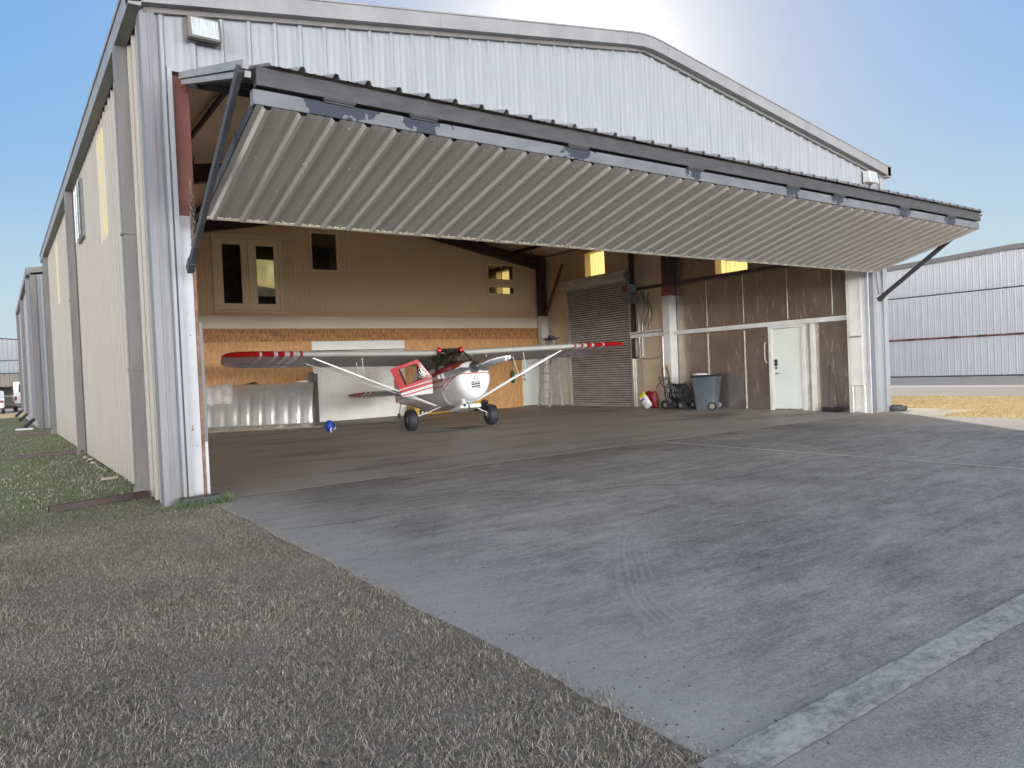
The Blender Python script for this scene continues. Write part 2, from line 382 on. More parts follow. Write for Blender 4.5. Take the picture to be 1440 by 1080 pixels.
# right wall : outer skin, translucent strips, inner liner
SKY = [(3.45, 4.50, 3.66, 4.95), (8.93, 9.90, 4.06, 5.12), (14.3, 15.2, 3.9, 5.2)]
mb = MB(); right = lambda u, v, h: (W+h, u, v)
edges = [0.02]
for a, b, _, _ in SKY: edges += [a, b]
edges.append(DL)
for i in range(len(edges)-1):
    a, b = edges[i], edges[i+1]
    if i % 2 == 0: sheet(mb, ribs(a, b, 0.), 0., HE+.15, right)
    else:
        z0, z1 = SKY[i//2][2:]
        sheet(mb, ribs(a, b, 0.), 0., z0, right); sheet(mb, ribs(a, b, 0.), z1, HE+.15, right)
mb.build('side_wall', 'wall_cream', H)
for a, b, z0, z1 in SKY:
    mb = MB(); sheet(mb, ribs(a, b, 0.), z0, z1, right)
    mb.build('skylight_panel', M['skylight'], H)
    mb = MB() # reveal between the skin and the liner
    mb.box(14.87, W-.002, a-.012, a-.002, z0, z1); mb.box(14.87, W-.002, b+.002, b+.012, z0, z1); mb.box(14.87, W-.002, a, b, z0-.012, z0-.002); mb.box(14.87, W-.002, a, b, z1+.002, z1+.012)
    mb.build('skylight_reveal', 'foil_tan', H)
XL = 14.86
def liner(name, m, y0, y1, z0, z1, holes=()):
    mb = MB(); ys = sorted({y0, y1, *[h[0] for h in holes], *[h[1] for h in holes]}); zs = sorted({z0, z1, *[h[2] for h in holes], *[h[3] for h in holes]})
    for a, b in zip(ys, ys[1:]):
        for c, d in zip(zs, zs[1:]):
            if any(h[0] <= (a+b)/2 <= h[1] and h[2] <= (c+d)/2 <= h[3] for h in holes): continue
            n = max(1, int((b-a)/.4)); k = max(1, int((d-c)/.4))
            mb.quad((XL,a,c),(XL,a,d),(XL,b,d),(XL,b,c))
    return mb.build(name, m, H, smooth=False)
liner('wall_liner', 'foil', .45, 6.0, 0, 2.17, [(1.86, 2.77, 0, 2.1)])
liner('wall_liner', 'foil', .45, 6.0, 2.17, 5.3, [SKY[0]])
liner('wall_liner', 'foil_tan', 6.0, 7.72, 0, 5.3)
liner('wall_liner', 'foil_tan', 7.72, 12.3, 3.95, 5.3, [SKY[1]])
liner('wall_liner', 'foil_tan', 10.78, 12.3, 0, 3.95)
liner('wall_liner', 'beige_siding', 12.5, DL-.1, 0, 5.3, [SKY[2]])
# seams of the foil boards
for y, z0, z1, w_ in ((3.62, .02, 2.1, .016), (4.84, .02, 2.1, .016), (1.10, 2.3, 3.58, .009), (2.30, 2.3, 3.58, .009), (3.62, 2.3, 3.58, .009), (4.84, 2.3, 3.58, .009)):
    bx('seam_tape', 'tape', H, XL-.012, XL-.002, y-w_, y+w_, z0, z1)
# girts and columns on the right
bx('girt', 'white_paint', H, XL-.16, XL-.003, .47, 5.92, 2.14, 2.25)
mb = MB(); mb.box(XL-.17, XL-.003, 6.24, 7.7, 2.14, 2.25); mb.tube([(XL-.2, 6.24, 2.31), (XL-.2, 7.7, 2.29)], .03); mb.build('girt', 'white_paint', H)
bx('girt', 'primer_dark', H, XL-.17, XL-.003, .47, 5.92, 3.6, 3.68)
bx('girt', 'primer_dark', H, XL-.17, XL-.003, 6.24, 7.7, 3.6, 3.68)
def column(y, d, zt, zp):
    bx('column', 'white_paint', H, XL-d, XL-.02, y-.13, y+.13, 0, zp)
    bx('column', 'primer_red', H, XL-d, XL-.02, y-.13, y+.13, zp, zt)
    bx('column', 'primer_dark', H, XL-d+.01, XL-.02, y-.12, y+.12, zt, 5.35)
column(6.08, .32, 3.56, 3.28)
column(12.12, .30, 3.25, 3.2)
bx('foil_strip', 'foil_bright', H, XL-.03, XL-.012, 7.34, 7.70, .02, 1.5)
bx('foil_strip', 'foil_bright', H, XL-.02, XL-.006, 10.95, 11.95, .02, 1.9)
# knee braces
mb = MB(); mb.beam((XL-.15, 11.9, 3.3), (XL-.15, 10.9, 4.9), .07, .07); mb.build('knee_brace', 'primer_red', H)
mb = MB(); mb.beam((.5, .45, 3.9), (.5, 2.4, 5.3), .09, .09); mb.build('knee_brace', 'primer_dark', H)
# front right column
mb = MB(); mb.box(14.50, 14.84, .09, .50, 0, 4.9); mb.build('column', 'white_paint', H, bevel=.01)
mb = MB(); mb.box(14.52, 14.56, .50, .56, 0, 4.8); mb.box(14.485, 14.499, .20, .23, 0, 4.8); mb.build('column_flange', 'white_paint', H)
mb = MB(); mb.box(14.47, 14.515, .02, .085, 0, 4.7); mb.build('door_track', 'white_rust', H)
# white pipe frame at its foot
mb = MB(); mb.tube([(14.40,.40,.02),(14.40,.40,.62),(14.40,.12,.62),(14.40,.12,.02)], .022); mb.tube([(14.40,.40,.05),(14.40,.12,.05)], .02)
mb.build('pipe_guard', 'white_paint', H)
bx('latch', 'alu', H, 14.38, 14.5, .2, .42, 1.72, 1.75)
# front left column
mb = MB(); mb.box(.25, .385, .07, .16, -.02, 3.18); mb.build('column', 'white_rust', H)
mb = MB(); mb.box(.25, .44, .07, .12, 3.18, 5.0); mb.box(.31, .36, .12, .40, 3.18, 5.0); mb.build('column', 'primer_red', H)
mb = MB(); mb.box(.386, .415, .05, .10, .0, 3.6); mb.build('door_track', 'rust', H)
mb = MB(); mb.box(.416, .45, .06, .16, .0, .66); mb.build('track_cover', 'white_rust', H)
bx('door_track', 'trim_grey', H, .436, .47, .14, .24, .66, 2.0)
# rafters, haunches and purlins
for y in (.32, 6.08, 12.12):
    mb = MB()
    for a, b in ((.3, W/2), (W/2, W-.3)):
        za, zb = roofz(a), roofz(b)
        da = .50 if a < 1 else .30; db = .50 if b > 14 else .30
        mb.hexa([(a,y-.01,za-da),(b,y-.01,zb-db),(b,y+.01,zb-db),(a,y+.01,za-da)], [(a,y-.01,za-.13),(b,y-.01,zb-.13),(b,y+.01,zb-.13),(a,y+.01,za-.13)])
        mb.hexa([(a,y-.1,za-da-.015),(b,y-.1,zb-db-.015),(b,y+.1,zb-db-.015),(a,y+.1,za-da-.015)], [(a,y-.1,za-da),(b,y-.1,zb-db),(b,y+.1,zb-db),(a,y+.1,za-da)])
        mb.hexa([(a,y-.1,za-.145),(b,y-.1,zb-.145),(b,y+.1,zb-.145),(a,y+.1,za-.145)], [(a,y-.1,za-.13),(b,y-.1,zb-.13),(b,y+.1,zb-.13),(a,y+.1,za-.13)])
    mb.build('rafter', 'primer_dark', H, smooth=False)
for x in (1.4, 2.9, 4.4, 5.9, 7.2, 7.93, 9.2, 10.7, 12.2, 13.7):
    mb = MB(); z = roofz(x); mb.box(x-.006, x+.006, .12, 12.3, z-.11, z+.0); mb.box(x-.04, x+.006, .12, 12.3, z-.125, z-.11)
    mb.build('purlin', 'primer_dark', H, smooth=False)
mb = MB(); mb.beam((8.3, .5, 6.1), (14.5, 5.9, 5.15), .02, .02); mb.beam((14.5, .5, 5.15), (8.3, 5.9, 6.1), .02, .02); mb.build('brace_rod', 'primer_dark', H)
mb = MB(); mb.beam((8.3, 6.3, 6.1), (14.5, 12., 5.15), .02, .02); mb.beam((14.5, 6.3, 5.15), (8.3, 12., 6.1), .02, .02); mb.build('brace_rod', 'primer_dark', H)

# ---- partition (back) wall
YB = 12.34
def ptop(x): return 4.93 + .16*(W/2-abs(x-W/2))
mb = MB()
part = lambda u, v, h: (u, YB-h, v)
HOL = [(3.60, 5.32, 3.33, 5.32), (6.32, 7.08, 4.55, 5.62), (12.55, 13.60, 4.50, 4.98), (12.55, 13.60, 4.0, 4.22)]
def sid(u0, u1, z0, z1): sheet(mb, ribs(u0, u1, 0, h=.0045, minor=0., pitch=.152, bw=.03, tw=.012, extra=(W/2,)), z0, z1, part)
sid(.05, 3.60, 3.16, ptop); sid(3.60, 5.32, 5.32, ptop); sid(3.60, 5.32, 3.16, 3.33)
sid(5.32, 6.32, 3.16, ptop); sid(6.32, 7.08, 5.62, ptop); sid(6.32, 7.08, 3.16, 4.55)
sid(7.08, 12.55, 3.16, ptop); sid(12.55, 13.60, 4.98, ptop); sid(12.55, 13.60, 4.22, 4.50); sid(12.55, 13.60, 3.16, 4.0); sid(13.60, 14.9, 3.16, ptop)
mb.build('partition_siding', 'beige_siding', H)
bx('partition_band', 'cream_band', H, .05, 14.58, YB-.05, YB-.015, 2.815, 3.155)
bx('partition_band', 'beige_trim', H, .05, 14.58, YB-.06, YB-.015, 2.795, 2.813)
bx('partition_header', 'osb_dark', H, .05, 14.55, YB-.045, YB-.015, 2.43, 2.793)
for a, b, c, d in ((.05, 6.16, 0, 2.425), (9.24, 13.80, 0, 2.425), (13.80, 14.62, 2.05, 2.425)): bx('partition_sheathing', 'osb', H, a, b, YB-.02, YB-.0, c, d)
for a, b, c in ((6.08, 6.17, YB-.021), (9.22, 9.30, YB-.021), (13.72, 13.82, YB-.021), (14.62, 14.76, YB)): bx('door_casing', 'osb', H, a, b, YB-.045, c, 0, 2.42)
# garage door in the partition
gd = MB()
for r in range(4): gd.box(6.17, 9.22, YB-.0, YB+.03, .02+r*.528, .536+r*.528)
gd.box(6.17, 9.22, YB+.032, YB+.04, .02, 2.13)
gd.box(6.17, 9.22, YB-.035, YB+.02, 2.15, 2.42)
for r in range(4):
    for c in range(7):
        x0 = 6.22 + c*.43; z0 = .08 + r*.52
        gd.box(x0, x0+.37, YB-.012, YB-.0005, z0, z0+.03); gd.box(x0, x0+.37, YB-.012, YB-.0005, z0+.41, z0+.44); gd.box(x0, x0+.03, YB-.012, YB-.0005, z0+.03, z0+.41); gd.box(x0+.34, x0+.37, YB-.012, YB-.0005, z0+.03, z0+.41)
        gd.box(x0+.07, x0+.30, YB-.020, YB-.0005, z0+.09, z0+.35)
    pass
gdo = gd.build('garage_door', 'garage_door', H, bevel=.004)
# white panel door in the partition
mb = MB(); mb.box(13.83, 14.61, YB-.03, YB+.01, .03, 2.04)
for (x0, x1) in ((13.93, 14.18), (14.26, 14.51)):
    for (z0, z1) in ((.15, .75), (.85, 1.45), (1.55, 1.92)): mb.box(x0, x1, YB-.038, YB-.031, z0, z1)
wd = mb.build('door', 'white_door', H, bevel=.004)
mb = MB(); mb.lathe((13.89, YB-.03, .97), (0,-1,0), [(0,.02),(.03,.015),(.035,.028),(.06,.026),(.07,.01)], 12)
mb.build('handle', 'black_plastic', wd)
mb = MB(); mb.lathe((13.89, YB-.03, 1.12), (0,-1,0), [(0,.026),(.02,.024)], 12); mb.build('lock', 'black_plastic', wd)
bx('threshold', 'black_plastic', wd, 13.83, 14.61, YB-.05, YB-.031, 0.0, .028)
# french door
mb = MB()
for a in ((3.50, 3.60, 3.29, 5.42), (5.32, 5.42, 3.29, 5.42), (3.60, 5.32, 5.32, 5.42), (3.50, 5.42, 3.25, 3.289)): mb.box(a[0], a[1], YB-.055, YB-.011, a[2], a[3])
fr = mb.build('french_door', 'beige_trim', H, bevel=.005)
for x0, x1, px0, px1 in ((3.605, 4.455, 3.77, 4.27), (4.465, 5.315, 4.69, 5.19)):
    mb = MB()
    mb.box(x0, px0, YB-.03, YB+.01, 3.33, 5.315); mb.box(px1, x1, YB-.03, YB+.01, 3.33, 5.315); mb.box(px0, px1, YB-.03, YB+.01, 3.33, 3.50); mb.box(px0, px1, YB-.03, YB+.01, 5.14, 5.315)
    for q in (px0-.02, px1): mb.box(q, q+.02, YB-.04, YB-.031, 3.48, 5.16)
    mb.build('door_leaf', 'beige_trim', fr, bevel=.004)
    bx('pane', M['glass_dark'], fr, px0, px1, YB-.01, YB-.006, 3.50, 5.14)
mb = MB()
for x in (4.41,): 
    mb.tube([(x, YB-.03, 4.32), (x, YB-.09, 4.32), (x+.08, YB-.09, 4.32)], .012, 6)
mb.build('handle', 'alu', fr)
def window(x0, x1, z0, z1, px=None):
    mb = MB(); f = .06
    mb.box(x0-f, x0, YB-.05, YB-.0, z0-f, z1+f); mb.box(x1, x1+f, YB-.05, YB-.0, z0-f, z1+f); mb.box(x0, x1, YB-.05, YB-.0, z0-f, z0); mb.box(x0, x1, YB-.05, YB-.0, z1, z1+f)
    w = mb.build('window', 'beige_trim', H, bevel=.005)
    bx('pane', M['glass_dark'], w, x0, x1, YB-.012, YB-.008, z0, z1)
    if px: bx('mullion', 'beige_trim', w, px-.015, px+.015, YB-.03, YB-.013, z0, z1)
for h in HOL[1:]: window(*h, px=13.12 if h[0] > 10 else None)
bx('junction_box', 'white_paint', H, 9.62, 9.76, YB-.08, YB-.012, 5.32, 5.42)
# column capping in the corner of the partition
bx('corner_board', 'white_paint', H, 14.60, 14.85, YB-.12, YB-.056, 2.43, 3.2)

# ---- roller shutter on the right wall
mb = MB(); n = 52; pr = []
for i in range(n+1):
    z = .05 + 3.9*i/n; pr.append((z, .0)); 
    if i < n: pr += [(z+.016, .022), (z+.062, .022)]
vs = []
for z, h in pr: vs += [(XL-.02-h, 7.80, z), (XL-.02-h, 10.75, z)]
for i in range(len(pr)-1): mb.add([vs[2*i], vs[2*i+1], vs[2*i+3], vs[2*i+2]], [(0, 1, 2, 3)], 0 if pr[i][1] > 0 and pr[i+1][1] > 0 else 1)  # recess faces get dark steel, painting the shade between slats
mb.box(XL-.07, XL-.0, 7.8, 10.75, 0., .05)
rd = mb.build('roller_door', ['roller_steel', 'steel_dark'], H, smooth=False)
bx('guide_rail', 'alu', rd, XL-.10, XL-.0, 7.72, 7.80, 0, 3.98); bx('guide_rail', 'alu', rd, XL-.10, XL-.0, 10.75, 10.83, 0, 3.98)
mb = MB(); mb.box(XL-.42, XL-.0, 7.70, 10.9, 3.92, 4.26); mb.build('hood', 'roller_steel', rd, bevel=.03)
mb = MB(); mb.box(XL-.50, XL-.15, 7.38, 7.62, 3.50, 3.78); mb.box(XL-.42, XL-.12, 7.45, 7.68, 3.2, 3.48); mb.lathe((XL-.3, 7.36, 3.3), (0,-1,0), [(0,.10),(.14,.10),(.15,.05)], 14)
mb.lathe((XL-.25, 7.69, 4.10), (0,-1,0), [(0,.14),(.03,.14),(.04,.04),(.10,.04)], 14); mb.tube([(XL-.35, 7.6, 4.1), (XL-.40, 7.56, 3.8), (XL-.38, 7.5, 3.6)], .02, 6)
mb.build('opener_motor', 'grey_plastic', rd, bevel=.01)
bx('motor_cap', 'primer_red', rd, XL-.56, XL-.505, 7.40, 7.60, 3.55, 3.72)
mb = MB(); mb.box(XL-.14, XL-.02, 7.60, 7.70, 1.5, 5.2); mb.build('post', 'primer_dark', rd)
mb = MB(); mb.box(XL-.13, XL-.02, 7.37, 7.46, 1.5, 3.2); mb.box(XL-.14, XL-.03, 7.48, 7.56, 1.55, 2.1); mb.build('control_box', 'alu', rd, bevel=.01)
mb = MB()
for pts in ([(XL-.05, 7.30, 3.45), (XL-.05, 7.28, 4.4), (XL-.05, 7.5, 4.9)], [(XL-.05, 7.20, 3.5), (XL-.05, 7.18, 4.3), (XL-.05, 7.42, 4.8)], [(XL-.05, 7.32, 3.5), (XL-.05, 7.3, 2.3), (XL-.05, 7.32, 1.55)],
            [(XL-.05, 6.98, 3.6), (XL-.05, 6.98, 2.3)], [(XL-.22, 6.24, 2.1), (XL-.22, 6.22, 1.5), (XL-.1, 6.3, 1.48), (XL-.05, 6.6, 1.54), (XL-.05, 6.85, 1.46), (XL-.05, 7.35, 1.5)]):
    mb.tube(pts, .013, 6)
mb.tube([(XL-.34, 6.22, .1), (XL-.34, 6.22, 2.1), (XL-.34, 6.1, 2.2), (XL-.34, 5.95, 2.2)], .014, 6)
mb.build('conduit', 'alu', H)
mb = MB()
for k in range(3):
    pts = [(XL-.06-.02*k, 7.05+.1*math.sin(i*1.3+k)+.12*k-.1, 3.5-i*.17+.05*math.sin(i+k)) for i in range(7)]; mb.tube(pts, .01, 5)
mb.build('cable', 'black_plastic', H)

# ---- white steel door in the right wall
mb = MB(); mb.box(XL-.06, XL-.02, 1.90, 2.73, .02, 2.06); 
sd = mb.build('door', 'white_door', H, bevel=.004)
mb = MB(); mb.box(XL-.10, XL+.01, 1.80, 1.895, 0, 2.139); mb.box(XL-.10, XL+.01, 2.735, 2.83, 0, 2.139); mb.box(XL-.10, XL+.01, 1.895, 2.735, 2.07, 2.139); mb.build('door_frame', 'white_paint', sd, bevel=.004)
bx('door_frame', 'white_paint', sd, XL-.12, XL-.004, 1.56, 1.64, 0, 2.139); bx('door_frame', 'foil_bright', sd, XL-.03, XL-.006, 1.64, 1.795, 0, 2.139)  # bright foil strip beside the door paints a reflection into the colour
bx('kick_edge', 'tape', sd, XL-.066, XL-.061, 1.90, 2.73, .02, .05)
mb = MB(); mb.box(XL-.085, XL-.061, 2.60, 2.68, 1.12, 1.29); mb.lathe((XL-.06, 2.64, 1.07), (-1,0,0), [(0,.03),(.02,.03),(.03,.02)], 12); mb.build('keypad', 'black_plastic', sd, bevel=.004)
mb = MB(); mb.lathe((XL-.06, 2.64, .93), (-1,0,0), [(0,.03),(.015,.03),(.02,.012),(.06,.012)], 12); mb.tube([(XL-.115, 2.65, .93), (XL-.115, 2.52, .93)], .011, 6); mb.build('handle', 'alu', sd)
mb = MB(); mb.tube([(XL-.13, 2.87, 1.75), (XL-.16, 2.90, 1.7), (XL-.16, 2.90, 1.3), (XL-.13, 2.87, 1.22)], .011, 6); mb.build('pull_bar', 'white_paint', sd)

# ---- folded-up bifold door
XD0, XD1 = .40, 14.10
BD = bpy.data.objects.new('bifold_door', None); COL.objects.link(BD); BD.parent = H
yo, zt = -2.43, 3.95
zi = 4.70
def up(t): return (yo + (-.06-yo)*t, zt-.0 + (zi-zt)*t)   # t 0 outer .. 1 at wall
nrm = Vector((0, -(zi-zt), -(yo+.06))).normalized()      # up-facing normal of upper leaf (y,z)
ny, nz = (zt-zi)/math.hypot(zi-zt, -.06-yo), (-.06-yo)/math.hypot(zi-zt, -.06-yo)
mb = MB()
def plc(u, v, h):
    y, z = up(v); return (u, y+ny*(h+.012), z+nz*(h+.012))
sheet(mb, ribs(XD0+.12, XD1+.02, .19, h=.040), -.03, 1., plc)
mb.build('upper_leaf_skin', 'trim_light', BD)
mb = MB()
for t, hh in ((.35, .10), (.7, .10), (.985, .14)):
    y, z = up(t); mb.hexa([(XD0,y-.03,z-hh),(XD1,y-.03,z-hh),(XD1,y+.03,z-hh+.015),(XD0,y+.03,z-hh+.015)], [(XD0,y-.03,z-.01),(XD1,y-.03,z-.01),(XD1,y+.03,z+.0),(XD0,y+.03,z+.0)])
x = XD0+.1
while x < XD1:
    a, b = up(.03), up(.97); mb.beam((x, a[0], a[1]-.05), (x, b[0], b[1]-.05), .05, .07); x += 1.52
mb.build('upper_leaf_frame', 'steel_dark', BD, smooth=False)
# outer hinge beams
mb = MB(); mb.box(XD0+.03, XD1+.03, yo, yo+.10, zt-.165, zt-.006)
mb.build('hinge_beam', 'steel_dark', BD, bevel=.006)
mb = MB(); mb.box(XD0+.0, XD1-.03, yo+.015, yo+.11, zt-.325, zt-.195)
mb.box(XD0+.0, XD1-.03, yo+.005, yo+.014, zt-.325, zt-.205)
lb = mb.build('hinge_beam', 'steel_peel', BD, bevel=.004)
m = M['steel_peel']; nt = m.node_tree; ox, oy, oz = sep_obj(nt)
tc = nt.nodes.new('ShaderNodeTexCoord'); nz2 = nt.nodes.new('ShaderNodeTexNoise'); nz2.inputs['Scale'].default_value = 7; nz2.inputs['Detail'].default_value = 6; nt.links.new(tc.outputs['Object'], nz2.inputs['Vector'])
HX = [1.15, 2.0, 3.95, 5.9, 8.0, 9.2, 11.2, 12.9]
acc = None
for hx, ww in zip(HX, (.42, .3, .27, .25, .25, .3, .3, .3)):
    d = math_node(nt, 'ABSOLUTE', math_node(nt, 'SUBTRACT', ox, hx)); s_ = math_node(nt, 'SUBTRACT', ww, d)
    acc = s_ if acc is None else math_node(nt, 'MAXIMUM', acc, s_)
zf = math_node(nt, 'MULTIPLY', math_node(nt, 'SUBTRACT', oz, zt-.27), 1.1)
t1 = math_node(nt, 'ADD', math_node(nt, 'ADD', acc, zf), math_node(nt, 'MULTIPLY', math_node(nt, 'SUBTRACT', nz2.outputs[0], .5), .9))
overlay(m, math_node(nt, 'GREATER_THAN', t1, .13), (.010, .014, .032))
for hx in HX:
    mb = MB(); mb.box(hx-.14, hx+.14, yo-.012, yo+.004, zt-.21, zt-.15); mb.tube([(hx-.15, yo-.012, zt-.182), (hx+.15, yo-.012, zt-.182)], .016, 8)
    mb.build('hinge', 'steel_dark', BD)
# side rails of the upper leaf
for xs in (XD0-.06, XD1+.0):
    mb = MB(); a, b = up(0.0), up(1.0)
    mb.beam((xs, a[0]-.02, a[1]-.02), (xs, b[0], b[1]-.02), .05, .07); mb.beam((xs+.02, a[0], a[1]-.09), (xs+.02, b[0], b[1]-.09), .05, .05)
    mb.build('side_rail', 'trim_light', BD, smooth=False)
# lower leaf
y0L, z0L = yo+.02, zt-.325; y1L, z1L = -.43, 3.08
Ll = math.hypot(y1L-y0L, z1L-z0L); dy, dz = (y1L-y0L)/Ll, (z1L-z0L)/Ll; nyl, nzl = dz, -dy  # outward = down
def pll(u, v, h): return (u, y0L+dy*v+nyl*h, z0L+dz*v+nzl*h)
mb = MB()
pr = ribs(XD0+.02, XD1-.04, .19+.02, h=.034, bw=.085, tw=.035, minor=.005)
sheet(mb, pr, 0.0, Ll, pll)
# screws
k = 0
for u, h in [(q, .0) for q in np.arange(XD0+.1, XD1, .1524)]:
    for v in (.12, .78, 1.38, Ll-.06):
        if (k*7+int(v*10)) % 3 == 0 or v > 1.9:
            c = pll(u+.03*math.sin(k), v+.01*math.sin(k*3), .006)
            mb.lathe(c, (0, nyl, nzl), [(0, .009), (.006, .009), (.008, .004)], 6, 1)
        k += 1
mb.build('lower_leaf_skin', ['door_skin', 'screw'], BD)
# inner end edge (bent rib flashing) and frame of the lower leaf
mb = MB(); mb.beam(pll(XD0+.02, Ll+.015, -.02), pll(XD1-.04, Ll+.015, -.02), .055, .05, up=(0, nyl, nzl)); mb.build('bottom_edge', 'cream_band', BD)
mb = MB()
for v in (.7, 1.35, Ll-.1): mb.beam(pll(XD0+.02, v, -.09), pll(XD1-.04, v, -.09), .05, .12, up=(0, nyl, nzl))
x = XD0+.06
while x < XD1: mb.beam(pll(x, 0.05, -.10), pll(x, Ll-.04, -.10), .05, .10, up=(0, nyl, nzl)); x += 1.52
mb.build('lower_leaf_frame', 'steel_dark', BD, smooth=False)
# arms
for (a, b) in (((.30, -2.42, 3.90), (.30, -.22, 2.56)), ((14.16, -2.42, 3.93), (14.34, -.30, 2.51))):
    mb = MB(); mb.beam(a, b, .05, .085); 
    mb.beam((b[0], b[1]-.10, b[2]+.06), (b[0], b[1]+.02, b[2]-.02), .07, .10)
    mb.build('lift_arm', 'steel_dark', BD, bevel=.004)
def chain(a, b, sag=.0, r=.022, step=.045):
    mb = MB(); a = Vector(a); b = Vector(b); n = max(2, int((b-a).length/step)); d = (b-a).normalized()
    for i in range(n):
        t = (i+.5)/n; c = a.lerp(b, t) - Vector((0,0,sag*4*t*(1-t)))
        s = Vector((1,0,0)) if i % 2 else d.cross(Vector((1,0,0))).normalized()
        pts = [c + d*(math.cos(q)*r*1.35) + s*(math.sin(q)*r*.75) for q in [2*PI*k/8 for k in range(8)]]
        mb.tube([tuple(p) for p in pts], .0055, 5, close=True)
    return mb.build('chain', 'chain', BD)
chain((.37, -.15, 3.42), (.33, -.24, 2.75), .02); chain((.36, -.10, 3.35), (.36, -.2, 2.9)); chain((.40, -.05, 3.3), (.40, -.12, 3.0))
chain((14.62, -.1, 3.15), (14.36, -.28, 2.62), .03)
chain((XD0+.06, yo+.12, zt-.07), (XD0+.06, yo+.1, zt-.32)); chain((XD0+.12, yo+.12, zt-.07), (XD0+.14, yo+.1, zt-.32)); chain((XD0+.3, yo+.2, zt-.1), (XD0+.3, yo+.2, zt-.34))

# ------------------------------------------------------------------ flood lights
def flood(x, z, label, w=.34, right=False):
    t = thing('floodlight', label, 'floodlight', (x, -.04, z), 0, 'floodlights under the gable')
    mb = MB(); mb.hexa([(-w/2,-.02,-.10),(w/2,-.02,-.10),(w/2,-.17,-.13),(-w/2,-.17,-.13)][::-1], [(-w/2,-.02,.13),(w/2,-.02,.13),(w/2,-.12,.13),(-w/2,-.12,.13)][::-1]); mb.box(-w/2-.012, w/2+.012, -.02, .0, -.12, .14)
    mb.build('housing', 'bronze' if not right else 'lamp_grey', t, bevel=.01)
    mb = MB(); mb.hexa([(-w/2+.03,-.16,-.10),(w/2-.03,-.16,-.10),(w/2-.03,-.178,-.11),(-w/2+.03,-.178,-.11)][::-1], [(-w/2+.03,-.115,.10),(w/2-.03,-.115,.10),(w/2-.03,-.135,.10),(-w/2+.03,-.135,.10)][::-1]); mb.build('lens', 'lens', t)
    return t
flood(.585, 5.20, 'bronze floodlight with ribbed glass high on the left end of the front gable')
flood(14.52, 5.22, 'pale grey floodlight high on the far right end of the front gable', .36, True)

# ------------------------------------------------------------------ aeroplane
AZ = math.radians(-11.3)
A = thing('light_aircraft', 'small red, white and silver high wing tailwheel aeroplane with its cabin door open', 'aeroplane', (7.40, 6.45, 0), AZ)
al = math.radians(10.5); ca, sa = math.cos(al), math.sin(al)
def PB(x, y, z): return (x, -.05 + y*ca + z*sa, 1.87 + z*ca - y*sa)
def ring(y, hw, zt_, zb_, n=28, p=3.0, xo=0):
    out = []; zc = (zt_+zb_)/2; hz = (zt_-zb_)/2
    for i in range(n):
        a = 2*PI*i/n; c, s = math.cos(a), math.sin(a)
        out.append((xo+hw*math.copysign(abs(c)**(2/p), c), y, zc+hz*math.copysign(abs(s)**(2/p), s)))
    return out
M['pl_cowl'] = mat('pl_cowl', (.78, .79, .80), .2, col2=(.74, .75, .76), scale=2, coat=.6)
nt = M['pl_cowl'].node_tree; ox, oy, oz = sep_obj(nt)
ax = math_node(nt, 'ABSOLUTE', ox)
# body z along the fuselage, back from local coordinates
bz = math_node(nt, 'ADD', math_node(nt, 'MULTIPLY', math_node(nt, 'SUBTRACT', oz, 1.87), ca), math_node(nt, 'MULTIPLY', math_node(nt, 'ADD', oy, .05), sa))
by = math_node(nt, 'SUBTRACT', math_node(nt, 'MULTIPLY', math_node(nt, 'ADD', oy, .05), ca), math_node(nt, 'MULTIPLY', math_node(nt, 'SUBTRACT', oz, 1.87), sa))
line = math_node(nt, 'ADD', bz, math_node(nt, 'MULTIPLY', math_node(nt, 'ADD', by, 1.3), .22))
red_top = math_node(nt, 'MULTIPLY', math_node(nt, 'GREATER_THAN', line, -.69), math_node(nt, 'GREATER_THAN', by, -1.345))
overlay(M['pl_cowl'], red_top, (.52, .012, .014))
overlay(M['pl_cowl'], band(nt, line, -.90, -.878), (.52, .012, .014))
overlay(M['pl_cowl'], math_node(nt, 'MULTIPLY', band(nt, line, -.80, -.775), math_node(nt, 'GREATER_THAN', by, -1.2)), (.52, .012, .014))
for y_ in (-.62, -1.18): overlay(M['pl_cowl'], band(nt, by, y_, y_+.007), (.18, .18, .18))
overlay(M['pl_cowl'], math_node(nt, 'MULTIPLY', band(nt, bz, -1.02, -1.014), math_node(nt, 'GREATER_THAN', by, -1.30)), (.22, .22, .22))
mb = MB(); mb.T = PB
secs = [(-1.43, .24, -.66, -1.24, 2.4), (-1.42, .31, -.62, -1.31, 2.5), (-1.37, .38, -.585, -1.38, 2.6), (-1.25, .42, -.56, -1.42, 2.6), (-.95, .45, -.50, -1.45, 2.6), (-.62, .46, -.44, -1.46, 2.7), (-.45, .46, -.41, -1.44, 2.8)]
def dn(s): return s
def taper(r):
    z0 = min(p[2] for p in r); z1 = max(p[2] for p in r)
    return [(x*(1-.34*max(0, ((z1-z)/(z1-z0)-.45)/.55)**1.4*min(1, (-y-.3)/.6 if y < -.3 else 0)), y, z) for x, y, z in r]
mb.loft([taper(ring(y, hw, a, b, 40, p)) for y, hw, a, b, p in secs])
cowl = mb.build('cowling', M['pl_cowl'], A, angle=50)
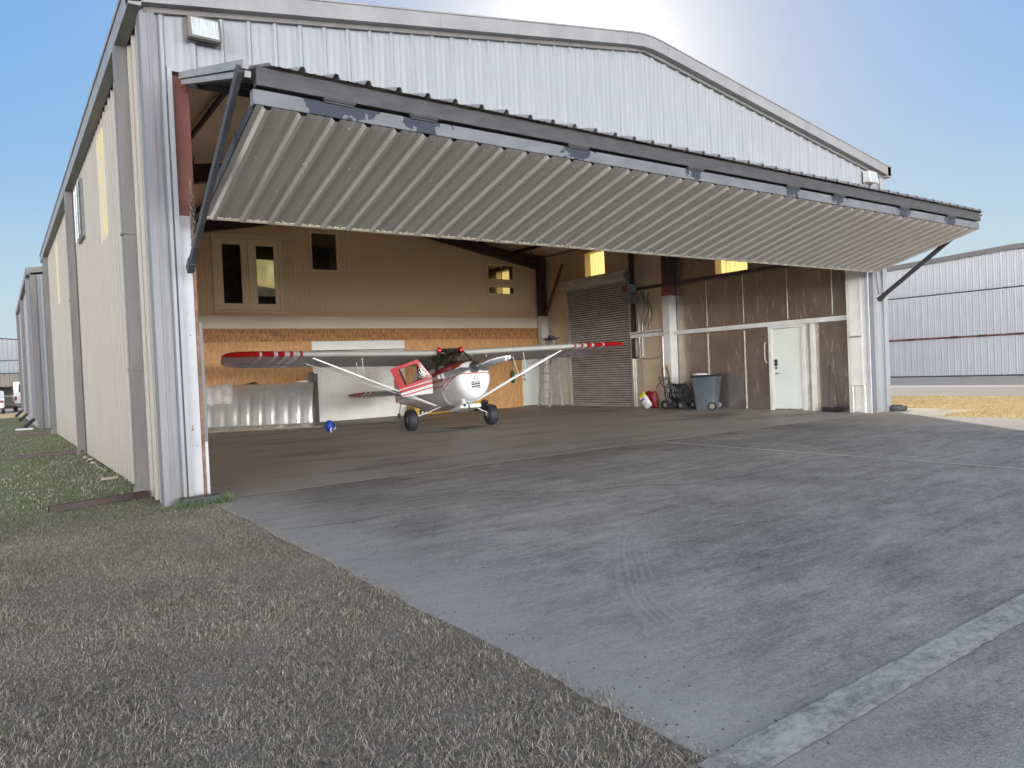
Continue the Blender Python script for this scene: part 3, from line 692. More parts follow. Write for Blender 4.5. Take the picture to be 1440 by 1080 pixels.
# inlets
mb = MB(); mb.T = PB
for sx in (-1, 1):
    ringo = [(sx*.25+.12*math.copysign(abs(math.cos(a))**.8, math.cos(a)), -1.437, -.77+.05*math.sin(a)) for a in [2*PI*i/20 for i in range(20)]]
    ringi = [(x, -1.405, z) for x, y, z in ringo]; mb.loft([ringi, ringo])
mb.build('air_inlet', 'black_plastic', cowl)
mb = MB(); mb.T = PB; mb.box(-.13, .13, -1.445, -1.431, -1.23, -1.02); mb.build('grille_frame', 'pl_white', cowl, bevel=.004)
mb = MB(); mb.T = PB; mb.box(-.10, .10, -1.452, -1.446, -1.20, -1.05)
mb.build('grille_opening', 'black_plastic', cowl)
mb = MB(); mb.T = PB
for i in range(3): mb.beam((-.10, -1.456, -1.19+i*.05), (.10, -1.456, -1.17+i*.05), .004, .012)
mb.build('grille_fin', 'alu', cowl)
mb = MB(); mb.T = PB; mb.tube([(.03+.045*math.cos(a), -1.433, -.965+.045*math.sin(a)) for a in [2*PI*i/20 for i in range(20)]], .006, 6, close=True); mb.box(-.01, .07, -1.436, -1.431, -.98, -.968)
mb.build('emblem', 'spinner', cowl)
mb = MB(); mb.T = PB; mb.tube([(-.24, -1.18, -1.42), (-.25, -1.24, -1.50), (-.26, -1.30, -1.53)], [.055, .06, .05], 12); mb.build('exhaust_scoop', 'pl_white', cowl)
mb = MB(); mb.T = PB; mb.lathe((-.262, -1.31, -1.535), (0,-.8,-.35), [(0,.035),(.01,.035)], 12); mb.tube([(-.08, -1.1, -1.5), (-.08, -1.1, -1.66)], .014, 6); mb.build('exhaust_pipe', 'steel_dark', cowl)
# fuselage aft of the firewall
mb = MB(); mb.T = PB
secs = [(-.449, .455, -.42, -1.44, 2.8), (-.1, .45, -.42, -1.40, 3.2), (.9, .44, -.42, -1.36, 3.4), (1.55, .40, -.40, -1.28, 3.2), (2.4, .30, -.32, -1.08, 2.8), (3.6, .18, -.24, -.80, 2.5), (4.6, .09, -.18, -.60, 2.4), (5.0, .04, -.18, -.50, 2.2)]
mb.loft([ring(y, hw, a, b, 32, p) for y, hw, a, b, p in secs])
M['pl_fus'] = mat('pl_fus', (.62, .61, .59), .35, col2=(.56, .55, .53), scale=2)
nt = M['pl_fus'].node_tree; ox, oy, oz = sep_obj(nt)
bz = math_node(nt, 'ADD', math_node(nt, 'MULTIPLY', math_node(nt, 'SUBTRACT', oz, 1.87), ca), math_node(nt, 'MULTIPLY', math_node(nt, 'ADD', oy, .05), sa))
by = math_node(nt, 'SUBTRACT', math_node(nt, 'MULTIPLY', math_node(nt, 'ADD', oy, .05), ca), math_node(nt, 'MULTIPLY', math_node(nt, 'SUBTRACT', oz, 1.87), sa))
ln = math_node(nt, 'ADD', bz, math_node(nt, 'MULTIPLY', by, -.10))
for lo, hi in ((-.66, 9), (-.80, -.745), (-.93, -.90)): overlay(M['pl_fus'], band(nt, ln, lo, hi), (.40, .012, .014))
mb.build('fuselage', M['pl_fus'], A, angle=50)
# cabin: posts, roof, glazing, seats
mb = MB(); mb.T = PB
P_ = {'bl': (-.40, -.46, -.42), 'br': (.40, -.46, -.42), 'tl': (-.30, .02, .0), 'tr': (.30, .02, .0)}
for s in ('l', 'r'):
    mb.tube([P_['b'+s], P_['t'+s]], .018, 8); sx = -1 if s == 'l' else 1
    mb.tube([P_['t'+s], (sx*.34, 1.45, .0)], .018, 6); mb.tube([(sx*.42, .62, -.42), (sx*.34, .55, .0)], .014, 6); mb.tube([(sx*.40, 1.5, -.42), (sx*.33, 1.45, 0)], .016, 6)
mb.tube([P_['tl'], P_['tr']], .016, 6); mb.tube([(-.44, .35, -.45), (-.36, .05, -.05)], .012, 6)
mb.build('cabin_frame', 'black_plastic', A)
mb = MB(); mb.T = PB
mb.quad(P_['bl'], P_['br'], P_['tr'], P_['tl']); 
for sx in (-1, 1): mb.add([(sx*.40,-.46,-.42), (sx*.30,.02,0), (sx*.34,1.45,0), (sx*.42,1.5,-.42)], [(0,1,2,3)])
mb.quad((-.30,.02,.03),(.30,.02,.03),(.34,.75,.03),(-.34,.75,.03))
mb.build('windshield', M['windshield'], A)
mb = MB(); mb.T = PB; mb.box(-.34, .34, .76, 1.5, .0, .03); mb.box(-.40, .40, 1.50, 1.54, -.42, .02)
mb.loft([[(-.40,1.54,-.42),(.40,1.54,-.42),(.34,1.54,.02),(-.34,1.54,.02)], [(-.29,2.5,-.35),(.29,2.5,-.35),(.2,2.5,-.25),(-.2,2.5,-.25)]])
mb.build('cabin_rear', 'pl_red', A)
mb = MB(); mb.T = PB
mb.box(-.20, .20, .45, .60, -.62, -.14); mb.box(-.12, .12, .46, .58, -.12, .0); mb.box(-.19, .19, .15, .6, -.72, -.60); mb.box(-.2, .2, 1.2, 1.34, -.6, -.1)
mb.tube([(-.1,-.1,-.3),(-.1,.1,-.1),(.05,.2,-.05),(.15,.1,-.12)], .014, 6)
mb.build('seat', 'seat_dark', A, bevel=.03)
mb = MB(); mb.T = PB; mb.box(-.37, .37, -.40, -.16, -.42, -.36); mb.box(-.36, .36, -.12, -.08, -.6, -.33)
mb.tube([(.1+.07*math.cos(a), .2, -.15+.07*math.sin(a)) for a in [2*PI*i/14 for i in range(14)]], .014, 6, close=True); mb.box(.18, .28, .3, .36, -.30, -.06)
mb.build('instrument_panel', 'seat_dark', A, bevel=.01)
mb = MB(); mb.T = PB; mb.box(-.37, -.20, .62, .66, -.44, -.04); mb.box(-.33, .33, 1.3, 1.33, -.42, -.02); mb.box(.25, .36, .62, .66, -.42, -.1); mb.build('headliner', 'interior_grey', A)
# wings
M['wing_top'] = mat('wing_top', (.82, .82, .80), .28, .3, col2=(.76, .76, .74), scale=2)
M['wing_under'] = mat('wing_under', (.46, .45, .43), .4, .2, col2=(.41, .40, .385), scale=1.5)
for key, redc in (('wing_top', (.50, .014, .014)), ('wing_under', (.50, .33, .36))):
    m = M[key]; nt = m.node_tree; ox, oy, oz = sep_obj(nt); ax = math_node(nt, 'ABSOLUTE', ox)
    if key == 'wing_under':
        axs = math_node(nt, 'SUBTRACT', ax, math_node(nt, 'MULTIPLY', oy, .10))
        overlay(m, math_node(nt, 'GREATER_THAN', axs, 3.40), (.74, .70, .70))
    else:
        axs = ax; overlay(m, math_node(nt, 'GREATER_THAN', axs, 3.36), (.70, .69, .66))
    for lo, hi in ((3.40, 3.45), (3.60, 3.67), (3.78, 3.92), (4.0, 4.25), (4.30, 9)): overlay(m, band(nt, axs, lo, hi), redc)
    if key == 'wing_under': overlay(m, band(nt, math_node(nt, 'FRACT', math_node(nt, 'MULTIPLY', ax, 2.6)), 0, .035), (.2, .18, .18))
CH = 1.50
def foil_ring(xx, y0, ch, zoff, th=.125):
    up_, lo_ = [], []
    N = 12
    for i in range(N+1):
        t = (1-math.cos(PI*i/N))/2
        yt = 5*th*(.2969*math.sqrt(t)-.126*t-.3516*t*t+.2843*t**3-.1036*t**4)
        cam = .035*(1-(2*t-1)**2)
        up_.append((xx, y0+t*ch, zoff+(cam+yt*1.05)*ch)); lo_.append((xx, y0+t*ch, zoff+(cam-yt*.85)*ch))
    return up_[::-1] + lo_[1:-1]
for sx in (-1, 1):
    for half in ('top', 'under'):
        pass
    secs = [(.30, 0, CH, .0), (3.4, 0, CH, .075), (4.45, 0.0, CH, .10), (4.75, .03, CH-.10, .108), (4.93, .09, CH-.28, .113), (5.02, .19, CH-.58, .117), (5.05, .30, CH-.85, .12)]
    rings_ = []
    for x, y0, ch, zo in secs:
        th = .125 if x < 4.5 else .125*CH/ch*(.96 if x < 4.8 else .78 if x < 5 else .45)
        rings_.append([PB(*p) for p in foil_ring(sx*x, y0, ch, zo-.075, min(th, .16))])
    mb = MB(); n = len(rings_[0])
    for k in range(len(rings_)-1):
        for j in range(n):
            a = rings_[k][j]; b = rings_[k][(j+1)%n]; c = rings_[k+1][(j+1)%n]; d = rings_[k+1][j]
            # leading edge and top = glossy paint, rest of the underside = fabric
            under = 14 <= j <= n
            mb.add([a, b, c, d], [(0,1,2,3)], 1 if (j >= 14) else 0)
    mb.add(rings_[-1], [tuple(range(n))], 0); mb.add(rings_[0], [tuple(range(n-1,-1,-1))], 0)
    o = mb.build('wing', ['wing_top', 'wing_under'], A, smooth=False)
    import bmesh
    bm = bmesh.new(); bm.from_mesh(o.data); bmesh.ops.remove_doubles(bm, verts=bm.verts, dist=1e-4); bmesh.ops.recalc_face_normals(bm, faces=bm.faces); bm.to_mesh(o.data); bm.free()
    o.data.polygons.foreach_set('use_smooth', [True]*len(o.data.polygons)); o.data.set_sharp_from_angle(angle=math.radians(40))
    # aileron line
    mb = MB(); mb.T = PB; mb.box(min(sx*2.9, sx*4.6), max(sx*2.9, sx*4.6), 1.10, 1.112, -.03, .055); mb.build('aileron_gap', 'black_plastic', o)
    # lift struts with jury struts
    for (bx0, by0, bz0), (tx, ty, tz), r in (((sx*.43, .10, -1.32), (sx*3.22, .28, -.01), .026), ((sx*.43, .22, -1.30), (sx*3.22, 1.05, -.00), .019)):
        mb = MB(); a = Vector(PB(bx0, by0, bz0)); b = Vector(PB(tx, ty, tz)); mb.beam(a, b, r*1.6, r*1.1, up=(0, 0, 1)); mb.build('wing_strut', 'pl_white', A, bevel=.006)
    a = Vector(PB(sx*.43, .10, -1.32)); b = Vector(PB(sx*3.22, .28, -.01)); a2 = Vector(PB(sx*.43, .22, -1.30)); b2 = Vector(PB(sx*3.22, 1.05, 0))
    mb = MB(); f1 = a.lerp(b, .58); f2 = a2.lerp(b2, .58)
    mb.tube([PB(sx*2.05, .28, .0), f1, f2, PB(sx*2.05, .95, .0)], .008, 6)
    mb.build('jury_strut', 'pl_white', A)
    # root fairing
    mb = MB(); mb.T = PB; mb.tube([(sx*.24, -.005, -.02), (sx*.31, -.005, -.02)], .075, 14); mb.build('root_fairing', 'pl_red', A)
    # main gear
    mb = MB(); mb.beam(PB(sx*.36, .02, -1.36), (sx*.93, .0, .30), .022, .05, up=(0, 1, 0)); mb.build('gear_leg', 'pl_white', A, bevel=.004)
    mb = MB(); mb.lathe((sx*(.89), 0, .25), (sx,0,0), [(.03,.10),(.02,.16),(.0,.195),(.02,.228),(.06,.245),(.12,.25),(.18,.245),(.22,.228),(.24,.195),(.22,.16),(.21,.10)], 32)
    wh = mb.build('wheel', 'black_rubber', A, angle=50)
    mb = MB(); mb.lathe((sx*.88, 0, .25), (sx,0,0), [(.02,.03),(.03,.05),(.045,.09),(.21,.09),(.225,.05),(.235,.02)], 20); mb.build('hub', 'alu', wh)
    mb = MB(); mb.box(min(sx*.855,sx*.885), max(sx*.855,sx*.885), -.06, .0, .23, .30); mb.build('brake', 'alu', wh)
# step / belly fuel drain detail
mb = MB(); mb.T = PB; mb.box(-.26, .26, -1.0, -.3, -1.56, -1.47); mb.build('belly_fairing', 'pl_white', A, bevel=.03)
# cabin door, swung open (local coordinates)
def DP(s, z, t=0): # s along door from the hinge
    dx, dyy = -math.cos(math.radians(25)), math.sin(math.radians(25))
    return (-.45+dx*s - dyy*t, -.5+dyy*s + dx*t*0 - t*.9, z)
outer = [(1.115, 1.45), (.475, 1.66), (.145, 1.24), (.145, .85), (.86, .80), (1.0, .98)]
outer = [(1.115, 1.45), (.475, 1.66), (.145, 1.24), (.145, .86), (.85, .80)]
inner = [(.94, 1.44), (.51, 1.56), (.285, 1.33), (.30, 1.22), (.80, 1.07)]
mb = MB()
vs = [DP(s, z, 0) for s, z in outer] + [DP(s, z, 0) for s, z in inner] + [DP(s, z, .03) for s, z in outer] + [DP(s, z, .03) for s, z in inner]
fs = []
for i in range(5):
    j = (i+1) % 5
    fs += [(i, j, 5+j, 5+i), (10+i, 15+i, 15+j, 10+j), (i, 10+i, 10+j, j), (5+i, 5+j, 15+j, 15+i)]
mb.add(vs, fs)
M['pl_door'] = mat('pl_door', (.50, .012, .014), .3, col2=(.46, .011, .013), scale=2, coat=.4)
nt = M['pl_door'].node_tree; ox, oy, oz = sep_obj(nt)
ln = math_node(nt, 'SUBTRACT', oz, math_node(nt, 'MULTIPLY', ox, .28))   # lines fall to the rear
overlay(M['pl_door'], math_node(nt, 'LESS_THAN', ln, 1.335), (.76, .77, .78))
overlay(M['pl_door'], band(nt, ln, 1.245, 1.315), (.50, .012, .014)); overlay(M['pl_door'], band(nt, ln, 1.155, 1.185), (.50, .012, .014))
dr = mb.build('cabin_door', M['pl_door'], A, smooth=False, bevel=.004)
mb = MB(); mb.add([DP(s, z, .015) for s, z in inner], [(0,1,2,3,4)]); mb.build('door_window', M['windshield'], dr, smooth=False)
# propeller and spinner
hubc = Vector(PB(0, -1.52, -.74)); axp = Vector((0, -ca, sa))
mb = MB(); mb.lathe(hubc - axp*.06, axp, [(0,.125),(.05,.128),(.12,.115),(.19,.08),(.235,.04),(.25,.005)], 28); mb.build('spinner', 'spinner', A, angle=60)
pr_ = MB(); ang = math.radians(12.5)
for sgn in (1, -1):
    e1 = Vector((math.cos(ang), 0, math.sin(ang)))*sgn
    e1 = (e1 - axp*e1.dot(axp)).normalized(); e2 = axp.cross(e1)
    rr = []
    for r, c, tw, th in ((.08,.06,60,.035), (.18,.10,45,.03), (.35,.145,32,.022), (.55,.15,24,.016), (.72,.13,19,.012), (.84,.105,17,.009), (.90,.06,16,.006)):
        t = math.radians(tw); cd = (e2*math.cos(t) + axp*math.sin(t)); nn = e1.cross(cd)
        rr.append([tuple(hubc + e1*r + cd*(c/2*math.cos(q)) + nn*(th/2*math.sin(q))) for q in [2*PI*i/12 for i in range(12)]])
    pr_.loft(rr)
nt = M['prop'].node_tree; ox, oy, oz = sep_obj(nt); axx = math_node(nt, 'ABSOLUTE', ox)
overlay(M['prop'], band(nt, axx, .735, .785), (.75, .75, .74)); overlay(M['prop'], band(nt, axx, .825, 2), (.75, .75, .74))
pr_.build('propeller', 'prop', A, angle=50)
# tail
mb = MB(); mb.T = PB
for sx in (-1, 1):
    pts = [(0, 4.05), (sx*.5, 4.10), (sx*1.1, 4.22), (sx*1.45, 4.38), (sx*1.56, 4.60), (sx*1.45, 4.80), (sx*1.1, 4.95), (sx*.5, 4.98), (0, 4.98)]
    if sx > 0: pts = pts[::-1]
    mb.prism([(x, y, -.27) for x, y in pts], (0, 0, .04))
M['pl_tail'] = mat('pl_tail', (.27, .27, .26), .4, col2=(.24, .24, .23), scale=2)
nt = M['pl_tail'].node_tree; ox, oy, oz = sep_obj(nt); ax = math_node(nt, 'ABSOLUTE', ox)
for lo, hi in ((.92, .97), (1.03, 1.1), (1.15, 9)): overlay(M['pl_tail'], band(nt, ax, lo, hi), (.36, .012, .014))
overlay(M['pl_tail'], band(nt, ax, .97, 1.03), (.6, .6, .58)); overlay(M['pl_tail'], band(nt, ax, 1.10, 1.15), (.6, .6, .58))
mb.build('tailplane', M['pl_tail'], A, bevel=.012)
mb = MB(); mb.T = PB; mb.prism([(-.02, 3.9, -.2), (-.02, 4.3, .25), (-.02, 4.7, .55), (-.02, 5.1, .5), (-.02, 5.3, .1), (-.02, 5.25, -.45), (-.02, 4.9, -.5)], (.04, 0, 0)); mb.build('fin', 'pl_red', A, bevel=.01)
mb = MB(); mb.T = PB
for sx in (-1, 1): mb.tube([(sx*.95, 4.5, -.27), (.0, 4.6, .2)], .004, 4); mb.tube([(sx*.95, 4.5, -.27), (0, 4.5, -.6)], .004, 4)
mb.build('bracing_wire', 'alu', A)
mb = MB(); mb.lathe((-.03, 4.80, .085), (1,0,0), [(0,.05),(.0,.075),(.015,.085),(.045,.085),(.06,.075),(.06,.05)], 18); tw = mb.build('tail_wheel', 'black_rubber', A)
mb = MB(); mb.tube([(0, 4.80, .085), (0, 4.72, .19), PB(0, 4.75, -.52)], .014, 6); mb.lathe((-.035, 4.8, .085), (1,0,0), [(0,.035),(.07,.035)], 10); mb.build('fork', 'alu', tw)
for p_, q_ in (((-.30, .7, .04), (-.42, .95, .42)), ((.22, .9, .04), (.10, 1.15, .46))):
    mb = MB(); mb.T = PB; mb.tube([p_, q_], .004, 4); mb.build('antenna', 'bag_white', A)
mb = MB(); mb.T = PB; mb.tube([(1.0, .2, -.09), (1.0, .2, -.16)], .01, 6); mb.tube([(.62, .2, -.09), (.62, .19, -.13)], .018, 6); mb.build('pitot', 'bag_white', A)

# ------------------------------------------------------------------ contents of the hangar
# curved silver cover at the back wall
Q = thing('curved_panel', 'long curved quilted silver metal panel standing on the floor by the left back wall', 'metal panel', (2.9, 12.13, 0), math.atan2(10.68-12.13, 5.45-2.9))
Lq = 3.0
mb = MB(); rows = 14; cols = 56; vs = []
for i in range(cols+1):
    x = Lq*i/cols
    f = (x/Lq*9) % 1; dimp = -.028*math.exp(-((min(f, 1-f))/.09)**2)
    for j in range(rows+1):
        t = j/rows; a = t*PI*.47
        yy = (.62)*(1-math.cos(a))*1.0; zz = .10+1.13*math.sin(a)/math.sin(PI*.47)
        d = dimp*(1 if t > .02 else 0)*(1.3-t)
        vs.append((x, .0+yy-d+ .0, zz))
mb.add(vs, [(i*(rows+1)+j, (i+1)*(rows+1)+j, (i+1)*(rows+1)+j+1, i*(rows+1)+j+1) for i in range(cols) for j in range(rows)])
mb.build('panel_skin', 'quilt', Q, angle=60)
mb = MB(); vs = []
for i in range(41):
    x = Lq*i/40; vs += [(x, -.01+.012*math.sin(i*1.3), .0), (x, -.03+.01*math.sin(i*.9), .07), (x, .0, .13)]
mb.add(vs, [(i*3+j, i*3+3+j, i*3+4+j, i*3+1+j) for i in range(40) for j in range(2)]); mb.build('lower_edge', 'foil_bright', Q)
prof_ = [(.0, .0)] + [(.64*(1-math.cos(t*PI*.47)), .10+1.15*math.sin(t*PI*.47)/math.sin(PI*.47)) for t in [k/10 for k in range(11)]] + [(.72, 1.24), (.72, 0)]
mb = MB(); mb.prism([(Lq+.002, y-.02, z) for y, z in prof_], (.06, 0, 0)); mb.build('end_plate', 'quilt_end', Q)
mb = MB(); mb.box(Lq-.16, Lq-.02, .50, .60, 1.1, 1.50); mb.box(Lq-.01, Lq+.06, .46, .72, 1.245, 1.46); mb.build('bracket', 'quilt_end', Q, bevel=.01)
bx('floor_board', 'cardboard', Q, -.2, Lq+.25, -.16, -.02, .003, .03)
# cloth over it
ang = math.atan2(10.68-12.13, 5.45-2.9)
mb = MB(); vs = []; nx, nz_ = 22, 16
for i in range(nx+1):
    for j in range(nz_+1):
        x = -.1 + .92*i/nx + .06*(1-j/nz_)*(i/nx); t = j/nz_; a = (.38+.62*t)*PI*.47
        yy = .62*(1-math.cos(a))-.055 - .016*math.sin(i*1.1+j*.15) - .008*math.sin(i*2.7); zz = .10+1.13*math.sin(a)/math.sin(PI*.47)+.03
        if j == 0: zz -= .03*abs(math.sin(i*1.9)) + (.05 if i in (9, 10, 11) else 0)
        vs.append((x, yy, zz))
mb.add(vs, [(i*(nz_+1)+j, (i+1)*(nz_+1)+j, (i+1)*(nz_+1)+j+1, i*(nz_+1)+j+1) for i in range(nx) for j in range(nz_)])
o = mb.build('dust_sheet', 'cloth_white', None, angle=80); o.location = (2.9, 12.13, .03); o.rotation_euler = (0, 0, ang); tag(o, 'crumpled off white cloth draped over the left end of the silver panel', 'cloth')
# dark glove and white paper on top
mb = MB(); mb.loft([[(1.35+.10*math.cos(q)*s, .60+.05*math.sin(q), 1.24+h) for q in [2*PI*i/10 for i in range(10)]] for s, h in ((1, 0), (1.1, .03), (.7, .055), (.1, .06))])
o = mb.build('glove', 'black_plastic', None); o.location = (2.9, 12.13, 0); o.rotation_euler = (0, 0, ang); tag(o, 'small black glove lying on top of the silver panel', 'glove')
mb = MB(); mb.loft([[(2.65+.2*math.cos(q)*s, .60+.05*math.sin(q), 1.24+h) for q in [2*PI*i/10 for i in range(10)]] for s, h in ((1, 0), (.9, .03), (.4, .035))])
o = mb.build('rag', 'cloth_white', None); o.location = (2.9, 12.13, 0); o.rotation_euler = (0, 0, ang); tag(o, 'flat white rag on the silver panel next to its bracket', 'rag')
# blue bag
mb = MB(); rr = []
for z, r, e in ((.02, .05, 1), (.06, .11, .9), (.13, .145, .8), (.20, .14, .8), (.26, .10, .9), (.29, .04, 1)):
    rr.append([(r*math.cos(q)*(1+.12*math.sin(3*q+z*20)), r*e*math.sin(q)*(1+.1*math.cos(4*q)), z) for q in [2*PI*i/18 for i in range(18)]])
t = thing('crumpled_bag', 'small crumpled bright blue bag on the hangar floor left of the aeroplane', 'bag', (5.08, 8.36, 0)); t.scale = (.8, .8, 1.0)
mb.loft(rr); mb.build('bag_body', 'blue_bag', t, angle=60)
mb = MB(); mb.tube([(.02,-.10,.01),(-.04,-.16,.05),(.0,-.17,.12)], .022, 6); mb.tube([(.07,-.10,.05),(.12,-.14,.10),(.15,-.1,.14),(.13,-.12,.07)], .012, 6); mb.build('tie', 'bag_white', t)
# yellow tow cart
t = thing('tow_cart', 'low yellow steel tow cart with a raised scoop, behind the aeroplane', 'tow cart', (9.75, 11.9, 0))
mb = MB(); mb.box(-.5, 1.35, -.06, .06, .05, .17); mb.box(-.6, -.45, -.25, .25, .02, .30); mb.prism([(1.15, -.2, .08), (1.6, -.2, .05), (1.95, -.2, .38), (1.85, -.2, .44), (1.4, -.2, .30)], (0, .4, 0)); mb.build('frame', 'yellow', t, bevel=.01)
for x in (.95, -.3): 
    mb = MB(); mb.lathe((x, -.16, .10), (0,1,0), [(0,.07),(.0,.10),(.05,.10),(.05,.07)], 16); mb.build('wheel', 'black_rubber', t)
    mb = MB(); mb.lathe((x, -.17, .10), (0,1,0), [(0,.04),(.01,.04)], 10); mb.build('hub', 'alu', t)
mb = MB(); mb.box(-.2, .9, -.072, -.061, .10, .12); mb.build('decal_bar', 'black_plastic', t)
# cable heap
mb = MB()
for k in range(14):
    c = Vector((.02*math.sin(k*3), .03*math.cos(k*2), .06+.018*k)); R_ = .26+.05*math.sin(k*2.1) - .006*k
    pts = [c + Vector((math.cos(q)*R_, math.sin(q)*R_*.6, .05*math.sin(q*2+k))) for q in [2*PI*i/16 for i in range(16)]]; mb.tube([tuple(p) for p in pts], .02, 5, close=True)
o = mb.build('cable_heap', 'black_plastic', None); o.location = (11.75, 11.85, 0); tag(o, 'heap of black cable against the plywood wall right of the yellow cart', 'cable')
# green bag hanging
t = thing('hanging_bag', 'small dark green bag hanging on the plywood beside the white panel door', 'bag', (13.35, YB-.12, 0))
mb = MB(); rr = []
for z, r in ((.86, .03), (.92, .075), (1.05, .085), (1.2, .07), (1.30, .03)): rr.append([(r*math.cos(q), .06*r/.085*math.sin(q), z) for q in [2*PI*i/12 for i in range(12)]])
mb.loft(rr); mb.build('bag_body', 'green', t)
mb = MB(); mb.tube([(0,0,1.28),(.02,.02,1.9),(0,.08,1.95)], .006, 4); mb.build('strap', 'green', t)
# step ladder
t = thing('step_ladder', 'tall aluminium stepladder leaning beside the roller shutter', 'ladder', (14.25, 11.32, 0))
LW, LT, LH = .30, .17, 2.30
for s in (-1, 1):
    mb = MB(); mb.beam((-.28, s*LW, 0), (.12, s*LT, LH), .03, .085, up=(1, 0, 0)); mb.build('rail', 'alu', t)
    mb = MB(); mb.beam((.30, s*LW, 0), (.16, s*LT, LH), .03, .05, up=(1, 0, 0)); mb.build('rear_rail', 'alu', t)
for i in range(7):
    f = (i+1)/8; w = LW+(LT-LW)*f; x = -.28+.4*f
    mb = MB(); mb.box(x-.05, x+.05, -w+.016, w-.016, f*LH-.015, f*LH+.01); mb.build('step', 'alu', t)
mb = MB(); mb.box(-.0, .25, -.2, .2, LH, LH+.04); mb.build('top_cap', 'black_plastic', t, bevel=.01)
mb = MB(); mb.box(14.18, 14.55, 11.0, 11.5, 2.345, 2.37); mb.tube([(14.25,11.1,2.42),(14.4,11.4,2.45)], .05, 8); mb.box(14.3, 14.42, 11.15, 11.35, 2.371, 2.44)
o = mb.build('tool_tray', 'black_plastic', None); tag(o, 'dark tray of tools on top of the aluminium stepladder', 'tray')
# bins
def bin_(loc, label, k):
    t = thing('wheeled_bin', label, 'bin', loc); h = 1.02 - .06*k
    mb = MB()
    def sq(w, d, z, r=.05): 
        out = []
        for cx, cy, a0 in ((w-r, d-r, 0), (-w+r, d-r, 90), (-w+r, -d+r, 180), (w-r, -d+r, 270)):
            for q in range(4): a = math.radians(a0+q*30); out.append((cx+r*math.cos(a), cy+r*math.sin(a), z))
        return out
    mb.loft([sq(.26, .20, .01), sq(.275, .215, .3), sq(.30, .24, .66*h/1.02), sq(.31, .25, .68*h/1.02), sq(.325, .265, .9*h/1.02), sq(.345, .285, .92*h/1.02), sq(.345, .285, .95*h/1.02)])
    mb.build('bin_body', 'bin_blue' if k == 0 else 'foil_bright' if k == 5 else 'bin_blue', t, angle=50)
    mb = MB(); mb.loft([sq(.36, .30, .955*h/1.02), sq(.36, .30, .985*h/1.02), sq(.30, .24, 1.02*h/1.02)]); mb.tube([(-.30, -.31, .96*h/1.02), (-.30, .31, .96*h/1.02)], .018, 8); mb.build('lid', 'bin_lid', t)
    for s in (-1, 1):
        mb = MB(); mb.lathe((.24, s*.22+(0 if s > 0 else -.05), .12), (0,1,0), [(0,.08),(.0,.12),(.05,.12),(.05,.08)], 20); w = mb.build('wheel', 'black_rubber', t)
        mb = MB(); mb.lathe((.24, s*.22+(0 if s > 0 else -.05)-.004, .12), (0,1,0), [(0,.03),(.002,.075),(.058,.075),(.06,.03)], 12); mb.build('rim', 'alu', w)
    return t
b1 = bin_((14.38, 4.55, 0), 'blue grey wheeled bin with a white paper on its black lid, by the hose reel', 0); b1.rotation_euler = (0, 0, math.radians(-72)); b1.scale = (1, 1.05, .93)
mb = MB(); mb.loft([[(.16*math.cos(q)*s, .22*math.sin(q)*s*(1+.2*math.sin(3*q)), h) for q in [2*PI*i/12 for i in range(12)]] for s, h in ((1, 0), (.9, .035), (.4, .045))])
o = mb.build('paper', 'bag_white', None); o.location = (14.32, 4.72, .958); tag(o, 'crumpled white paper lying on the lid of the blue grey bin', 'paper')
# hose reel cart
t = thing('hose_reel_cart', 'black four wheeled hose reel cart with coiled black hose beside the white column', 'hose reel', (14.34, 5.52, 0), math.radians(90))
def coil(mb, x0, x1, n, R_, r, mi=0):
    pts = []
    for i in range(n*16+1):
        a = 2*PI*i/16; f = i/(n*16); pts.append((x0+(x1-x0)*f, math.cos(a)*R_, .47+math.sin(a)*R_*(1+.03*math.sin(i))))
    mb.tube(pts, r, 6, mi)
mb = MB(); coil(mb, -.26, .26, 6, .20, .014); coil(mb, .25, -.25, 5, .24, .013); 
mb.tube([(-.26,.2,.47),(-.36,.24,.40),(-.42,.1,.28),(-.38,-.05,.34),(-.42,-.15,.5)], .015, 6); mb.build('hose', 'black_rubber', t)
mb = MB()
for x in (-.29, .29):
    mb.tube([(x+.29*0, .28*math.cos(a), .47+.28*math.sin(a)) for a in [2*PI*i/24 for i in range(24)]], .012, 6, close=True)
    for a in (0, 60, 120): a = math.radians(a); mb.tube([(x, -.28*math.cos(a), .47-.28*math.sin(a)), (x, .28*math.cos(a), .47+.28*math.sin(a))], .008, 5)
mb.tube([(-.34,0,.47),(.34,0,.47)], .02, 8); mb.build('reel_drum', 'steel_dark', t)
mb = MB()
for s in (-1, 1): mb.tube([(s*.33, .28, .14), (s*.33, .0, .47), (s*.33, -.28, .14), (s*.33, .28, .14)], .014, 6)
mb.tube([(-.33,-.28,.14),(.33,-.28,.14)], .014, 6); mb.tube([(-.33,.28,.14),(.33,.28,.14)], .014, 6); mb.tube([(.33,.1,.47),(.45,.2,.7),(.55,.22,.92),(.55,-.1,.92),(.45,-.1,.7),(.33,-.1,.47)], .014, 6); mb.build('frame', 'black_plastic', t)
for x in (-.28, .30):
    for y in (.22, -.26):
        mb = MB(); mb.lathe((x-.03, y, .125), (0,1,0), [(0,.06),(.0,.10),(.015,.125),(.06,.125),(.075,.10),(.075,.06)], 20); w = mb.build('wheel', 'black_rubber', t)
        mb = MB(); mb.lathe((x-.03, y-.004, .125), (0,1,0), [(0,.02),(.002,.055),(.08,.055),(.083,.02)], 12); mb.build('rim', 'alu', w)
